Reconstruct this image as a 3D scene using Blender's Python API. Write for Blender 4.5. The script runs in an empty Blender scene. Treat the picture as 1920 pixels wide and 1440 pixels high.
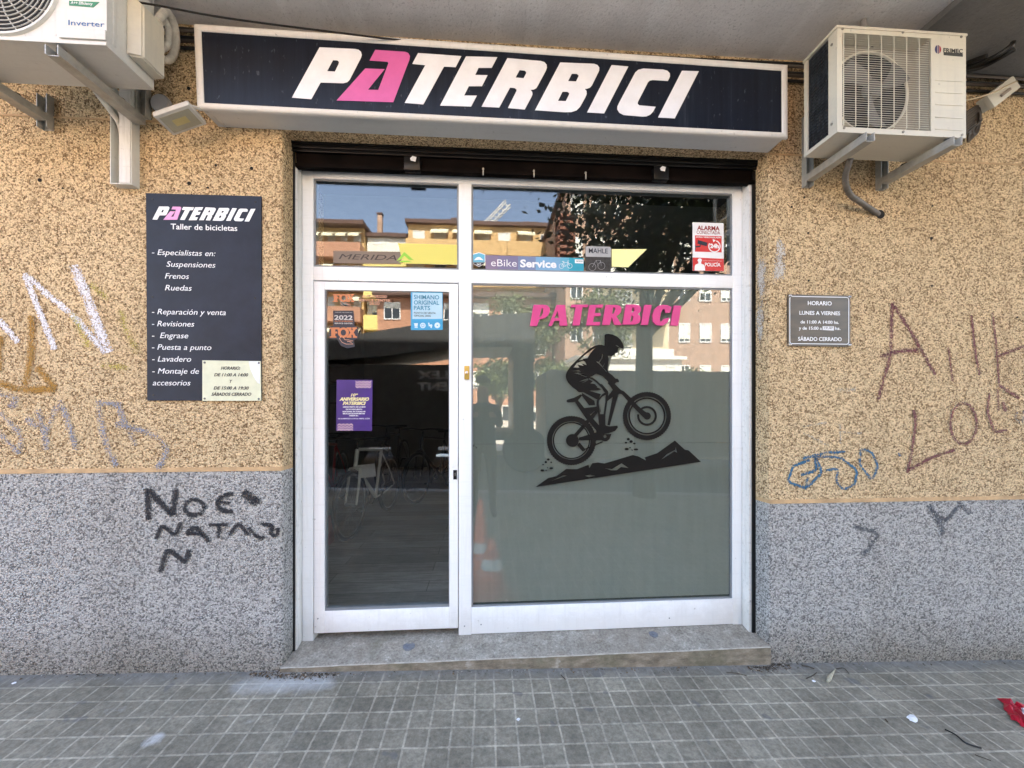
import bpy, bmesh, math, random
from mathutils import Vector, Matrix
from mathutils.geometry import tessellate_polygon
random.seed(7)
R = math.radians
sc = bpy.context.scene
COL = sc.collection

# ------------------------------------------------------------------ camera, sky, sun, exposure
F, PX, PY = 720.0, 960.0, 752.0            # focal length and principal point in photo pixels (1920 x 1440)
YAW = math.atan(46 / 720.0)
CAM_Y, CAM_Z = -2.14, 1.48
cs, sn = math.cos(YAW), math.sin(YAW)
cam_d = bpy.data.cameras.new('camera'); cam = bpy.data.objects.new('camera', cam_d); COL.objects.link(cam)
cam_d.sensor_width = 36; cam_d.lens = F / 1920 * 36; cam_d.shift_y = (PY - 720) / 1920
cam_d.clip_start = 0.01; cam_d.clip_end = 1000
cam.location = (0, CAM_Y, CAM_Z); cam.rotation_euler = (R(90), 0, -YAW)
sc.camera = cam

SUN_EL, SUN_AZ = 54.0, 12.0                # the sun stands behind the shop, so its front is in open shade
world = bpy.data.worlds.new('World'); sc.world = world; world.use_nodes = True
wt = world.node_tree
sky = wt.nodes.new('ShaderNodeTexSky'); sky.sky_type = 'NISHITA'; sky.sun_disc = False
sky.sun_elevation = R(SUN_EL); sky.sun_rotation = R(SUN_AZ); sky.dust_density = 2.0; sky.ozone_density = 0.6; sky.air_density = 1.0
bg = wt.nodes['Background']; bg.inputs['Strength'].default_value = 0.13
hs = wt.nodes.new('ShaderNodeHueSaturation'); hs.inputs['Saturation'].default_value = .82     # a milky, hazy sky
wt.links.new(sky.outputs[0], hs.inputs['Color']); wt.links.new(hs.outputs[0], bg.inputs['Color'])
sd = bpy.data.lights.new('sun', 'SUN'); sun = bpy.data.objects.new('sun', sd); COL.objects.link(sun)
sd.energy = 4.6; sd.angle = R(0.5); sd.color = (1.0, 0.93, 0.82)
el, az = R(SUN_EL), R(SUN_AZ)
tosun = Vector((math.sin(az) * math.cos(el), math.cos(az) * math.cos(el), math.sin(el)))
sun.rotation_euler = tosun.to_track_quat('Z', 'Y').to_euler(); sun.location = (0, 20, 30)
vs = sc.view_settings
vs.view_transform = 'Standard'; vs.look = 'None'; vs.gamma = 1; vs.exposure = 3.3
sc.cycles.use_denoising = True
sc.cycles.max_bounces = 10; sc.cycles.diffuse_bounces = 5; sc.cycles.glossy_bounces = 5
sc.cycles.transparent_max_bounces = 24; sc.cycles.transmission_bounces = 8
sc.cycles.sample_clamp_indirect = 6.0

def at(px, py, y):                         # the point of the vertical plane at depth y that the photo shows at (px, py)
    u = (px - PX) / F; v = (py - PY) / F
    dx = sn + u * cs; dy = cs - u * sn
    t = (y - CAM_Y) / dy
    return (dx * t, CAM_Z - v * t)
class Zm:                                  # measured on an enlarged detail: origin and scale
    def __init__(s, ox, oy, k): s.ox, s.oy, s.k = ox, oy, k
    def px(s, p): return (s.ox + p[0] / s.k, s.oy + p[1] / s.k)
    def on(s, pts, y): return [at(*s.px(p), y) for p in pts]
    def at(s, x, z, y): return at(*s.px((x, z)), y)
def gz(x): return -0.004 - 0.0289 * x      # the pavement falls towards the right

# ------------------------------------------------------------------ materials
MATS = {}
class NT:
    def __init__(s, name):
        s.m = bpy.data.materials.new(name); s.m.use_nodes = True; s.t = s.m.node_tree
        s.b = s.t.nodes['Principled BSDF']; s.out = s.t.nodes['Material Output']; MATS[name] = s.m
        s._tc = None
    def n(s, kind, **kw):
        o = s.t.nodes.new('ShaderNode' + kind)
        for k, v in kw.items():
            if k.startswith('i_'):
                key = k[2:]
                key = int(key) if key.isdigit() else key.replace('_', ' ')
                s.set(o.inputs[key], v)
            else: setattr(o, k, v)
        return o
    def set(s, sock, v):
        if isinstance(v, bpy.types.NodeSocket): s.t.links.new(v, sock)
        elif isinstance(v, bpy.types.Node): s.t.links.new(v.outputs[0], sock)
        else:
            try: sock.default_value = v
            except Exception: sock.default_value = (*v, 1) if len(v) == 3 else v
    def co(s, scale=(1, 1, 1), loc=(0, 0, 0)):
        if not s._tc: s._tc = s.n('TexCoord')
        mp = s.n('Mapping'); s.t.links.new(s._tc.outputs['Object'], mp.inputs[0])
        mp.inputs['Scale'].default_value = scale; mp.inputs['Location'].default_value = loc
        return mp.outputs[0]
    def noise(s, scale, detail=3, rough=.55, vec=None, dist=0):
        return s.n('TexNoise', i_Vector=vec if vec is not None else s.co(), i_Scale=scale, i_Detail=detail, i_Roughness=rough, i_Distortion=dist).outputs[0]
    def ramp(s, fac, stops, interp='LINEAR'):
        r = s.n('ValToRGB'); r.color_ramp.interpolation = interp
        e = r.color_ramp.elements
        while len(e) < len(stops): e.new(0.5)
        for q, (p, c) in zip(e, stops):
            q.position = p; q.color = (*c, 1) if not isinstance(c, (int, float)) else (c, c, c, 1)
        s.t.links.new(fac, r.inputs[0]); return r.outputs[0]
    def mix(s, fac, a, b, mode='MIX'):
        o = s.n('Mix', data_type='RGBA', blend_type=mode)
        s.set(o.inputs[0], fac); s.set(o.inputs[6], a); s.set(o.inputs[7], b); return o.outputs[2]
    def math(s, op, a, b=0.5, c=None):
        o = s.n('Math', operation=op); s.set(o.inputs[0], a); s.set(o.inputs[1], b)
        if c is not None: s.set(o.inputs[2], c)
        return o.outputs[0]
    def p(s, **kw):
        for k, v in kw.items(): s.set(s.b.inputs[k.replace('_', ' ')], v)
        return s
    def bump(s, h, strength=.3, dist=.01):
        b = s.n('Bump', i_Strength=strength, i_Distance=dist); s.t.links.new(h, b.inputs['Height'])
        s.t.links.new(b.outputs[0], s.b.inputs['Normal']); return s

def plain(name, col, rough=.5, metal=0, var=.12, vscale=9, spec=None, coat=0):
    m = NT(name)
    nz = m.noise(vscale, 4, .65)
    lo = tuple(c * (1 - var) for c in col); hi = tuple(min(1, c * (1 + var)) for c in col)
    m.p(Base_Color=m.ramp(nz, [(.3, lo), (.7, hi)]), Roughness=rough, Metallic=metal)
    if spec is not None: m.p(Specular_IOR_Level=spec)
    if coat: m.p(Coat_Weight=coat, Coat_Roughness=.08)
    return m.m

def pebble(name, dark, mid, light, dirt, gap=.35):
    m = NT(name)
    vo = m.n('TexVoronoi', i_Vector=m.co(), i_Scale=125.0, i_Randomness=1.0)
    sep = m.n('SeparateColor'); m.t.links.new(vo.outputs['Color'], sep.inputs[0])
    n1 = m.noise(190, 2, .6)
    v = m.math('MULTIPLY_ADD', sep.outputs[0], .36, m.math('MULTIPLY', n1, .64))
    c = m.ramp(v, [(.28, dark), (.38, mid), (.51, light), (.72, tuple(min(1, x * 1.25) for x in light))])
    edge = m.ramp(vo.outputs['Distance'], [(.35, 0.0), (.8, 1.0)])
    c = m.mix(m.math('MULTIPLY', edge, gap), c, dark)
    big = m.ramp(m.noise(1.3, 5, .6), [(.4, 0.0), (.75, 1.0)])
    c = m.mix(m.math('MULTIPLY', big, .45), c, m.mix(1, c, dirt, 'MULTIPLY'))
    streak = m.ramp(m.noise(2.2, 4, .6, m.co((3, 1, .25), (4, 2, 1))), [(.5, 0.0), (.72, 1.0)])
    c = m.mix(m.math('MULTIPLY', streak, .22), c, m.mix(1, c, (.55, .5, .45), 'MULTIPLY'))
    # darker, browner tone towards the foot of the wall, ragged top
    zz = m.n('SeparateXYZ'); m.t.links.new(m.co(), zz.inputs[0])
    hgt = m.math('ADD', zz.outputs[2], m.math('MULTIPLY', zz.outputs[0], .0289))
    foot = m.math('ADD', hgt, m.math('MULTIPLY', m.noise(5, 5, .7), -.24))
    ft = m.n('MapRange', i_Value=foot, i_1=-.12, i_2=.16, i_3=.75, i_4=0.0)
    c = m.mix(ft, c, m.mix(1, c, (.52, .47, .38), 'MULTIPLY'))
    m.p(Base_Color=c, Roughness=.85, Specular_IOR_Level=.3)
    h = m.math('ADD', m.math('MULTIPLY', vo.outputs['Distance'], -1.0), m.math('MULTIPLY', n1, .7))
    m.bump(h, 1.0, .006)
    return m.m
TAN = pebble('tan_pebbledash', (.085, .048, .020), (.37, .24, .12), (.74, .56, .335), (.74, .70, .64))
GREY = pebble('grey_pebbledash', (.075, .074, .074), (.235, .23, .222), (.49, .48, .46), (.75, .72, .66))
REVEAL = pebble('grey_brown_pebbledash', (.07, .055, .045), (.25, .21, .17), (.5, .45, .38), (.75, .72, .66))
TRIM = plain('tan_trim', (.50, .33, .17), .7, var=.25, vscale=14)

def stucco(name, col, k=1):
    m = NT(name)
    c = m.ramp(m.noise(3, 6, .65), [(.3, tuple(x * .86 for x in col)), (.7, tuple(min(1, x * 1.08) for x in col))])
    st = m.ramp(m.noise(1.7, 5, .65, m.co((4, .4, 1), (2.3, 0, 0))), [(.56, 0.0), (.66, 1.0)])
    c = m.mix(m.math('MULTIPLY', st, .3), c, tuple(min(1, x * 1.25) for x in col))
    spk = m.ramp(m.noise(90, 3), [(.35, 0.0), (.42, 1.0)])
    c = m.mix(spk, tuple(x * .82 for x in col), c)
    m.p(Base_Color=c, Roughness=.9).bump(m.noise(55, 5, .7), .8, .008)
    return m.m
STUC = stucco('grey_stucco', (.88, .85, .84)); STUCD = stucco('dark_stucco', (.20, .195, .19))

def white_metal(name, col, dirt=.35):
    m = NT(name)
    v = m.co((14, 14, .9)); h = m.co((.9, 14, 14), (3, 0, 0))
    a = m.ramp(m.noise(3, 5, .7, v), [(.5, 0.0), (.8, 1.0)]); b = m.ramp(m.noise(3.5, 5, .7, h), [(.52, 0.0), (.8, 1.0)])
    g = m.math('MULTIPLY', m.math('MAXIMUM', a, b), dirt)
    spot = m.ramp(m.noise(38, 3, .5), [(.70, 0.0), (.74, 1.0)])
    c = m.mix(g, col, (.42, .40, .36))
    c = m.mix(m.math('MULTIPLY', spot, .5), c, (.30, .28, .25))
    zz = m.n('SeparateXYZ'); m.t.links.new(m.co(), zz.inputs[0])
    low = m.n('MapRange', i_Value=m.math('ADD', zz.outputs[2], m.math('MULTIPLY', m.noise(9, 5, .75), -.30)), i_1=-.08, i_2=.07, i_3=.35, i_4=0.0)
    c = m.mix(low, c, (.46, .44, .40))
    m.p(Base_Color=c, Roughness=.42).bump(m.noise(30, 3), .05, .002)
    return m.m
WHITE = white_metal('white_aluminium', (.87, .88, .88), .2); WHITEDIRTY = white_metal('dirty_white_aluminium', (.74, .73, .70), .8)
CREAM = white_metal('cream_metal', (.70, .655, .53), .3); OFFWHITE = white_metal('off_white_metal', (.72, .72, .68), .35)
GALV = plain('galvanised_steel', (.40, .39, .355), .45, .3, .22, 16)
SIGNW = white_metal('sign_white', (.80, .78, .74), .3)
SIGNUNDER = white_metal('sign_tray_white', (.76, .76, .74), .25)
def signface():
    m = NT('sign_navy')
    st = m.noise(2.4, 6, .75, m.co((9, 1, .35))); sp = m.noise(60, 2, .6, m.co((1, 1, .4)))
    c = m.ramp(st, [(.3, (.003, .004, .010)), (.58, (.007, .011, .022)), (.8, (.035, .042, .06))])
    c = m.mix(m.ramp(sp, [(.66, 0.0), (.74, .35)]), c, (.16, .17, .2))
    m.p(Base_Color=c, Roughness=.34, Specular_IOR_Level=.28); return m.m
NAVY = signface()
PANEL = plain('panel_slate', (.013, .019, .034), .45, 0, .3, 5, spec=.2)
VWHITE = plain('white_vinyl', (.80, .81, .86), .4, 0, .05, 12); VPINK = plain('pink_vinyl', (.62, .115, .36), .4, 0, .06, 12)
LPINK = plain('light_pink_vinyl', (.72, .30, .56), .4, 0, .06, 12)
MAG = plain('magenta_letters', (.62, .045, .22), .45, 0, .05); BLACKV = plain('black_vinyl', (.008, .007, .006), .6, 0, .2, spec=.15)
TXTW = plain('white_ink', (.82, .82, .83), .5, 0, .03); TXTD = plain('dark_ink', (.05, .05, .045), .6, 0, .1)
BLACKM = plain('black_painted_steel', (.004, .004, .005), .3, 0, .4, 12, spec=.35); RUST = plain('rusty_brown_steel', (.005, .003, .0025), .7, 0, .8, 7, spec=.06)
RUBBER = plain('black_rubber', (.015, .015, .015), .6, 0, .3); CABLE = plain('black_cable', (.012, .011, .010), .45)
HOSE = plain('grey_hose', (.13, .115, .10), .6, 0, .25, 30); PIPE = plain('white_lagging', (.68, .65, .58), .75, 0, .22, 26)
GREYPL = plain('grey_plastic', (.52, .50, .46), .5, 0, .12); BRASS = plain('brass_plastic', (.50, .33, .07), .35, .3, .1)
HOLE = plain('drill_hole_dark', (.008, .006, .005), .9)
PAPER = plain('pale_yellow_paper', (.66, .66, .48), .7, 0, .08, 14); PAPERW = plain('white_paper', (.75, .76, .78), .75, 0, .06)
CHROME = plain('steel', (.62, .62, .62), .2, .9, .05)
def plaque():
    m = NT('bronze_plaque')
    c = m.ramp(m.noise(3, 3, .5, m.co((2, 1, 8))), [(.3, (.040, .027, .015)), (.7, (.085, .060, .034))])
    m.p(Base_Color=c, Roughness=.36, Metallic=.15); return m.m
PLAQUE = plaque()
def on_g_early(px, py):
    u = (px - PX) / F; v = (py - PY) / F; dx, dy = sn + u * cs, cs - u * sn; t_ = (CAM_Z + .004) / (v - .0289 * dx); return (dx * t_, CAM_Y + dy * t_)
def paving():
    m = NT('paving_tiles')
    C = .0982
    wob = m.n('TexNoise', i_Vector=m.co(), i_Scale=7.0, i_Detail=3.0)
    off = m.n('VectorMath', operation='MULTIPLY_ADD'); m.set(off.inputs[0], wob.outputs['Color']); off.inputs[1].default_value = (.010, .010, 0); m.set(off.inputs[2], m.co((1, 1, 1), (.058, .087, 0)))
    br = m.n('TexBrick', offset=0.0, squash=1.0, i_Vector=off.outputs[0], i_Scale=1.0, i_Mortar_Size=.0054, i_Mortar_Smooth=.35,
             i_Brick_Width=C, i_Row_Height=C, i_Color1=(.205, .188, .150, 1), i_Color2=(.270, .250, .200, 1), i_Mortar=(.42, .388, .32, 1), i_Bias=0.0)
    c = m.mix(m.ramp(m.noise(6, 5, .75, m.co((1, 1, 1), (4, 4, 0))), [(.40, 0.0), (.66, .62)]), br.outputs['Color'], (.20, .186, .15))
    c = m.mix(.55, c, m.ramp(m.noise(45, 6, .75), [(.32, .36), (.5, .95), (.70, 1.65)]), 'MULTIPLY')
    c = m.mix(m.ramp(m.noise(17, 5, .75, m.co((1, 1, 1), (2, 9, 0))), [(.54, 0.0), (.70, .55)]), c, (.135, .125, .10))
    c = m.mix(.9, c, m.ramp(m.noise(2.1, 6, .68), [(.3, (.60, .58, .54)), (.72, (1.28, 1.25, 1.2))]), 'MULTIPLY')
    gum = m.ramp(m.noise(9, 2, .4, m.co((1, 1, 1), (5, 3, 0))), [(.70, 0.0), (.735, .5)])
    c = m.mix(gum, c, (.10, .10, .11))
    wh = m.ramp(m.noise(5.5, 5, .75, m.co((1, 1, 1), (1, 8, 0))), [(.66, 0.0), (.8, .4)])
    c = m.mix(wh, c, (.5, .5, .49))
    # cement smeared over the joints along the foot of the wall
    xy = m.n('SeparateXYZ'); m.t.links.new(m.co(), xy.inputs[0])
    yy = m.math('ADD', xy.outputs[1], m.math('MULTIPLY', m.noise(4, 5, .7), .14))
    sm = m.n('MapRange', i_Value=yy, i_1=-.035, i_2=.06, i_3=0.0, i_4=.85)
    c = m.mix(sm, c, m.ramp(m.noise(25, 6, .7), [(.3, (.10, .095, .085)), (.7, (.25, .24, .22))]))
    # a spill of white cement at the corner of the doorway
    dx = m.math('DIVIDE', m.math('ADD', xy.outputs[0], 1.05), .36); dy = m.math('DIVIDE', m.math('ADD', xy.outputs[1], .09), .11)
    d2 = m.math('ADD', m.math('MULTIPLY', dx, dx), m.math('MULTIPLY', dy, dy))
    d2 = m.math('ADD', d2, m.math('MULTIPLY', m.noise(9, 6, .75), 1.6))
    sp = m.n('MapRange', i_Value=d2, i_1=.55, i_2=1.5, i_3=.75, i_4=0.0)
    c = m.mix(sp, c, (.52, .53, .53))
    q = on_g_early(287, 1388)
    dx = m.math('DIVIDE', m.math('ADD', xy.outputs[0], -q[0]), .045); dy = m.math('DIVIDE', m.math('ADD', xy.outputs[1], -q[1]), .045)
    d2 = m.math('ADD', m.math('ADD', m.math('MULTIPLY', dx, dx), m.math('MULTIPLY', dy, dy)), m.math('MULTIPLY', m.noise(22, 6, .75), 2.2))
    sp = m.n('MapRange', i_Value=d2, i_1=.9, i_2=1.9, i_3=.85, i_4=0.0); c = m.mix(sp, c, (.58, .58, .57))
    m.p(Base_Color=c, Roughness=.8, Specular_IOR_Level=.35)
    h = m.math('MULTIPLY_ADD', br.outputs['Fac'], .5, m.math('MULTIPLY', m.noise(60, 5, .7), .5))
    m.bump(h, .55, .005); return m.m
PAVING = paving()
def stone():
    m = NT('worn_step_stone')
    c = m.ramp(m.math('MULTIPLY_ADD', m.noise(75, 5, .8), .6, m.math('MULTIPLY', m.noise(14, 6, .7), .4)), [(.34, (.075, .066, .05)), (.45, (.21, .19, .155)), (.56, (.34, .315, .265)), (.68, (.60, .57, .50))])
    c = m.mix(m.ramp(m.noise(2.6, 4, .6), [(.42, 0.0), (.66, .4)]), c, (.22, .18, .135))
    c = m.mix(m.ramp(m.noise(4, 4, .6, m.co((1, 1, 1), (7, 1, 2))), [(.62, 0.0), (.75, .5)]), c, (.12, .12, .07))
    m.p(Base_Color=c, Roughness=.75).bump(m.noise(40, 6, .75), .5, .004); return m.m
STONE = stone()
def riser():
    m = NT('stained_step_riser')
    c = m.ramp(m.noise(11, 7, .75, m.co((1, 1, 2.5))), [(.3, (.085, .068, .045)), (.5, (.18, .145, .10)), (.72, (.32, .27, .20))])
    c = m.mix(m.ramp(m.noise(3.2, 5, .7), [(.52, 0.0), (.68, .6)]), c, (.10, .092, .05)); c = m.mix(m.ramp(m.noise(7, 4, .7, m.co((1, 1, 1), (3, 0, 0))), [(.62, 0.0), (.74, .8)]), c, (.42, .39, .33))
    m.p(Base_Color=c, Roughness=.85).bump(m.noise(45, 6, .75), .6, .005); return m.m
RISER = riser(); EDGE = plain('worn_step_edge', (.36, .335, .29), .75, 0, .35, 18)
def glass(name, f0=.05, tint=(1, 1, 1), wave=.02):
    m = NT(name)
    lw = m.n('LayerWeight', i_Blend=.5)
    f = m.math('MULTIPLY_ADD', m.math('POWER', lw.outputs['Facing'], 5.0), 1 - f0, f0)
    tr = m.n('BsdfTransparent', i_Color=(*tint, 1)); gl = m.n('BsdfGlossy', i_Roughness=.0)
    b = m.n('Bump', i_Strength=wave, i_Distance=.02); m.t.links.new(m.noise(2.6, 2, .4), b.inputs['Height']); m.t.links.new(b.outputs[0], gl.inputs['Normal'])
    mx = m.n('MixShader'); m.set(mx.inputs[0], f); m.set(mx.inputs[1], tr); m.set(mx.inputs[2], gl)
    m.t.links.new(mx.outputs[0], m.out.inputs['Surface']); return m.m
GLASS = glass('window_glass', .085, (.93, .95, .94)); 
def film():
    m = NT('frosted_film')
    c = m.ramp(m.noise(1.2, 3, .5), [(.3, (.53, .57, .51)), (.7, (.58, .61, .545))])
    df = m.n('BsdfDiffuse', i_Color=m.mix(1, m.mix(1, c, m.ramp(m.noise(5, 6, .7, m.co((5, 1, .5))), [(.3, .93), (.7, 1.06)]), 'MULTIPLY'), m.ramp(m.noise(45, 2, .5, m.co((1, 1, .3))), [(.70, 1.0), (.76, 1.14)]), 'MULTIPLY'), i_Roughness=.5); rf = m.n('BsdfRefraction', i_Color=(1, 1, .98, 1), i_Roughness=.22, i_IOR=1.12)
    tl = m.n('BsdfTranslucent', i_Color=(.5, .55, .5, 1))
    a = m.n('MixShader', i_0=.25); m.set(a.inputs[1], df); m.set(a.inputs[2], tl)
    b = m.n('MixShader', i_0=.46); m.set(b.inputs[1], a); m.set(b.inputs[2], rf)
    m.t.links.new(b.outputs[0], m.out.inputs['Surface']); return m.m
FILM = film()
def spray(name, col, cover=.75, cell=90):
    m = NT(name)
    at_ = m.n('Attribute', attribute_name='soft')
    vo = m.n('TexVoronoi', i_Vector=m.co(), i_Scale=125.0, i_Randomness=1.0)
    n = m.math('ADD', m.math('MULTIPLY', vo.outputs['Distance'], .55), m.math('MULTIPLY', m.noise(cell * 2, 2, .7), .9))
    n = m.math('ADD', n, m.math('MULTIPLY', m.noise(11, 3), .45))
    a = m.math('SUBTRACT', m.math('MULTIPLY', at_.outputs['Fac'], cover * 1.32), n)
    a = m.n('MapRange', i_Value=a, i_1=-.24, i_2=.06, i_3=0.0, i_4=.93)
    m.bump(vo.outputs['Distance'], .8, .006)
    tr = m.n('BsdfTransparent'); mx = m.n('MixShader')
    m.p(Base_Color=col, Roughness=.75)
    m.set(mx.inputs[0], a.outputs[0]); m.set(mx.inputs[1], tr); m.set(mx.inputs[2], m.b.outputs[0])
    m.t.links.new(mx.outputs[0], m.out.inputs['Surface']); return m.m
def planks():
    m = NT('grey_wood_planks')
    br = m.n('TexBrick', offset=.37, i_Vector=m.co(), i_Scale=1.0, i_Mortar_Size=.002, i_Brick_Width=1.2, i_Row_Height=.17,
             i_Color1=(.24, .225, .20, 1), i_Color2=(.42, .40, .36, 1), i_Mortar=(.06, .06, .055, 1))
    c = m.mix(.7, br.outputs['Color'], m.ramp(m.noise(6, 6, .7, m.co((1, 9, 1))), [(.3, .45), (.7, 1.4)]), 'MULTIPLY')
    m.p(Base_Color=c, Roughness=.45); return m.m
PLANKS = planks()

# ------------------------------------------------------------------ mesh helpers
def smooth_noise(x, y=0.0):
    return math.sin(x * 12.9 + y * 4.1) * .5 + math.sin(x * 5.3 - y * 7.7 + 1.3) * .5
class MB:
    def __init__(s): s.v, s.f, s.mi, s.k, s.soft = [], [], [], 0, []
    def use(s, k): s.k = k; return s
    def add(s, verts, faces, soft=None):
        o = len(s.v); s.v += [tuple(v) for v in verts]
        s.f += [tuple(i + o for i in f) for f in faces]; s.mi += [s.k] * len(faces)
        s.soft += soft if soft else [1.0] * len(verts); return s
    def bm(s, b, M=None):
        b.verts.ensure_lookup_table(); b.verts.index_update()
        vv = [(M @ v.co if M else v.co) for v in b.verts]
        s.add(vv, [[v.index for v in f.verts] for f in b.faces]); b.free(); return s
    def box(s, x0, x1, y0, y1, z0, z1, bev=0, M=None, seg=2):
        b = bmesh.new(); bmesh.ops.create_cube(b, size=1)
        for v in b.verts: v.co = Vector(((x0 + x1) / 2 + v.co.x * (x1 - x0), (y0 + y1) / 2 + v.co.y * (y1 - y0), (z0 + z1) / 2 + v.co.z * (z1 - z0)))
        if bev: bmesh.ops.bevel(b, geom=list(b.edges), offset=bev, segments=seg, affect='EDGES', profile=.6)
        return s.bm(b, M)
    def fill(s, loops, y0, y1, M=None):        # outline in the x-z plane, with holes, from depth y0 (front) to y1
        L = [[Vector((p[0], p[1], 0)) for p in l] for l in loops]
        tris = tessellate_polygon(L); flat = [p for l in L for p in l]; n = len(flat)
        vs_ = [Vector((p.x, y0, p.y)) for p in flat] + [Vector((p.x, y1, p.y)) for p in flat]
        fs = []
        for t in tris:
            a, b, c = (flat[i] for i in t)
            ccw = (b - a).cross(c - a).z > 0
            t = t if ccw else t[::-1]
            fs.append(tuple(t)); fs.append(tuple(i + n for i in t[::-1]))
        o = 0
        for l in L:
            m_ = len(l)
            for i in range(m_):
                a, b = o + i, o + (i + 1) % m_; fs.append((a, a + n, b + n, b))
            o += m_
        if M: vs_ = [M @ v for v in vs_]
        return s.add(vs_, fs)
    def tube(s, path, r, n=8, cap=True, closed=False):
        P = [Vector(p) for p in path]; rs = r if isinstance(r, (list, tuple)) else [r] * len(P)
        up = None; vs_, fs = [], []; m_ = len(P)
        for i, p in enumerate(P):
            if closed: t = (P[(i + 1) % m_] - P[i - 1]).normalized()
            else: t = (P[min(i + 1, m_ - 1)] - P[max(i - 1, 0)]).normalized()
            if up is None: up = t.orthogonal().normalized()
            else:
                up = up - t * up.dot(t)
                up = up.normalized() if up.length > 1e-6 else t.orthogonal().normalized()
            w = t.cross(up)
            for k in range(n):
                a = 2 * math.pi * k / n; vs_.append(p + (up * math.cos(a) + w * math.sin(a)) * rs[i])
        for i in range(m_ if closed else m_ - 1):
            j = (i + 1) % m_
            for k in range(n):
                fs.append((i * n + k, i * n + (k + 1) % n, j * n + (k + 1) % n, j * n + k))
        if cap and not closed: fs.append(tuple(range(n))[::-1]); fs.append(tuple((m_ - 1) * n + k for k in range(n)))
        return s.add(vs_, fs)
    def cyl(s, a, b, r0, r1=None, n=20): return s.tube([a, b], [r0, r0 if r1 is None else r1], n)
    def ring(s, c, axis, R0, r, n=32, m_=8):   # torus
        ax = Vector(axis).normalized(); u = ax.orthogonal().normalized(); w = ax.cross(u); c = Vector(c)
        return s.tube([c + (u * math.cos(t) + w * math.sin(t)) * R0 for t in (2 * math.pi * i / n for i in range(n))], r, m_, closed=True)
    def lathe(s, c, axis, prof, n=28):         # prof: (radius, distance along the axis)
        ax = Vector(axis).normalized(); u = ax.orthogonal().normalized(); w = ax.cross(u); c = Vector(c); vs_, fs = [], []
        for r, h in prof:
            for k in range(n):
                a = 2 * math.pi * k / n; vs_.append(c + ax * h + (u * math.cos(a) + w * math.sin(a)) * r)
        for i in range(len(prof) - 1):
            for k in range(n): fs.append((i * n + k, i * n + (k + 1) % n, (i + 1) * n + (k + 1) % n, (i + 1) * n + k))
        return s.add(vs_, fs)
    def ribbon(s, pts, w, y, jitter=.12):      # a sprayed or brushed stroke on a wall, soft at its rim
        Q = []
        for i in range(len(pts) - 1):
            a, b = Vector((pts[i][0], pts[i][1])), Vector((pts[i + 1][0], pts[i + 1][1])); m_ = max(2, int((b - a).length / (w * .5)))
            Q += [a.lerp(b, k / m_) for k in range(m_)]
        Q.append(Vector((pts[-1][0], pts[-1][1])))
        if len(Q) > 4:
            for _ in range(5): Q = [Q[0]] + [(Q[i - 1] + Q[i] * 2 + Q[i + 1]) / 4 for i in range(1, len(Q) - 1)] + [Q[-1]]
        a = (Q[1] - Q[0]).normalized(); b = (Q[-1] - Q[-2]).normalized()
        Q = [Q[0] - a * w * .45] + Q + [Q[-1] + b * w * .45]
        vs_, fs, so = [], [], []; n = len(Q)
        for i, p in enumerate(Q):
            t = (Q[min(i + 1, n - 1)] - Q[max(i - 1, 0)]).normalized(); nn = Vector((-t.y, t.x))
            ww = w * .80 * (1 + jitter * random.uniform(-1, 1)); e = 0 if i in (0, n - 1) else 1
            for k, so_ in ((-1, 0), (-.5, .8), (0, 1), (.5, .8), (1, 0)):
                q = p + nn * ww * k; vs_.append((q.x, y, q.y)); so.append(so_ * e)
        for i in range(n - 1):
            for k in range(4): fs.append((i * 5 + k, i * 5 + k + 1, (i + 1) * 5 + k + 1, (i + 1) * 5 + k))
        return s.add(vs_, fs, so)
    def blot(s, c, rx, rz, y, n=28):
        vs_ = [(c[0], y, c[1])]; so = [1.0]
        for rr, q in ((.45, .95), (.8, .6), (1.05, 0)):
            for k in range(n):
                a = 2 * math.pi * k / n; j = 1 + .16 * math.sin(a * 3 + c[0] * 9) + .08 * math.sin(a * 7)
                vs_.append((c[0] + rx * rr * j * math.cos(a), y, c[1] + rz * rr * j * math.sin(a))); so.append(q)
        fs = [(0, 1 + k, 1 + (k + 1) % n) for k in range(n)]
        for l in range(2):
            for k in range(n):
                a, b = 1 + l * n + k, 1 + l * n + (k + 1) % n; fs.append((a, a + n, b + n, b))
        return s.add(vs_, fs, so)
    def text(s, body, x0, x1, zb, cap, y, t=.001, shear=0, bold=0, M=None, face=-1):   # fitted to x0..x1, baseline zb, capital height cap
        vv, ff = text_geo(body, shear, bold)
        xs = [v[0] for v in vv]; lo, hi = min(xs), max(xs); k = (x1 - x0) / (hi - lo); q = cap / CAPH
        P = [((v[0] - lo) * k + x0, y - t if v[2] > 0 else y, v[1] * q + zb) for v in vv]
        if M: P = [M @ Vector(p) for p in P]
        return s.add(P, ff)
    def build(s, name, mats, parent=None, smooth=40, loc=None):
        me = bpy.data.meshes.new(name)
        off = Vector(parent.location) if (parent is not None and loc is None) else Vector(loc or (0, 0, 0))
        if parent is not None and parent.parent is not None and loc is None: off = off + Vector(parent.parent.location)
        me.from_pydata([tuple(Vector(v) - off) for v in s.v], [], s.f)
        mats = mats if isinstance(mats, (list, tuple)) else [mats]
        for m in mats: me.materials.append(m)
        me.polygons.foreach_set('material_index', s.mi)
        if any(q != 1.0 for q in s.soft):
            a = me.attributes.new('soft', 'FLOAT', 'POINT'); a.data.foreach_set('value', s.soft)
        me.validate(); me.update()
        if smooth:
            me.polygons.foreach_set('use_smooth', [True] * len(me.polygons)); me.set_sharp_from_angle(angle=R(smooth))
        o = bpy.data.objects.new(name, me); COL.objects.link(o)
        if parent is not None: o.parent = parent
        return o
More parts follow.
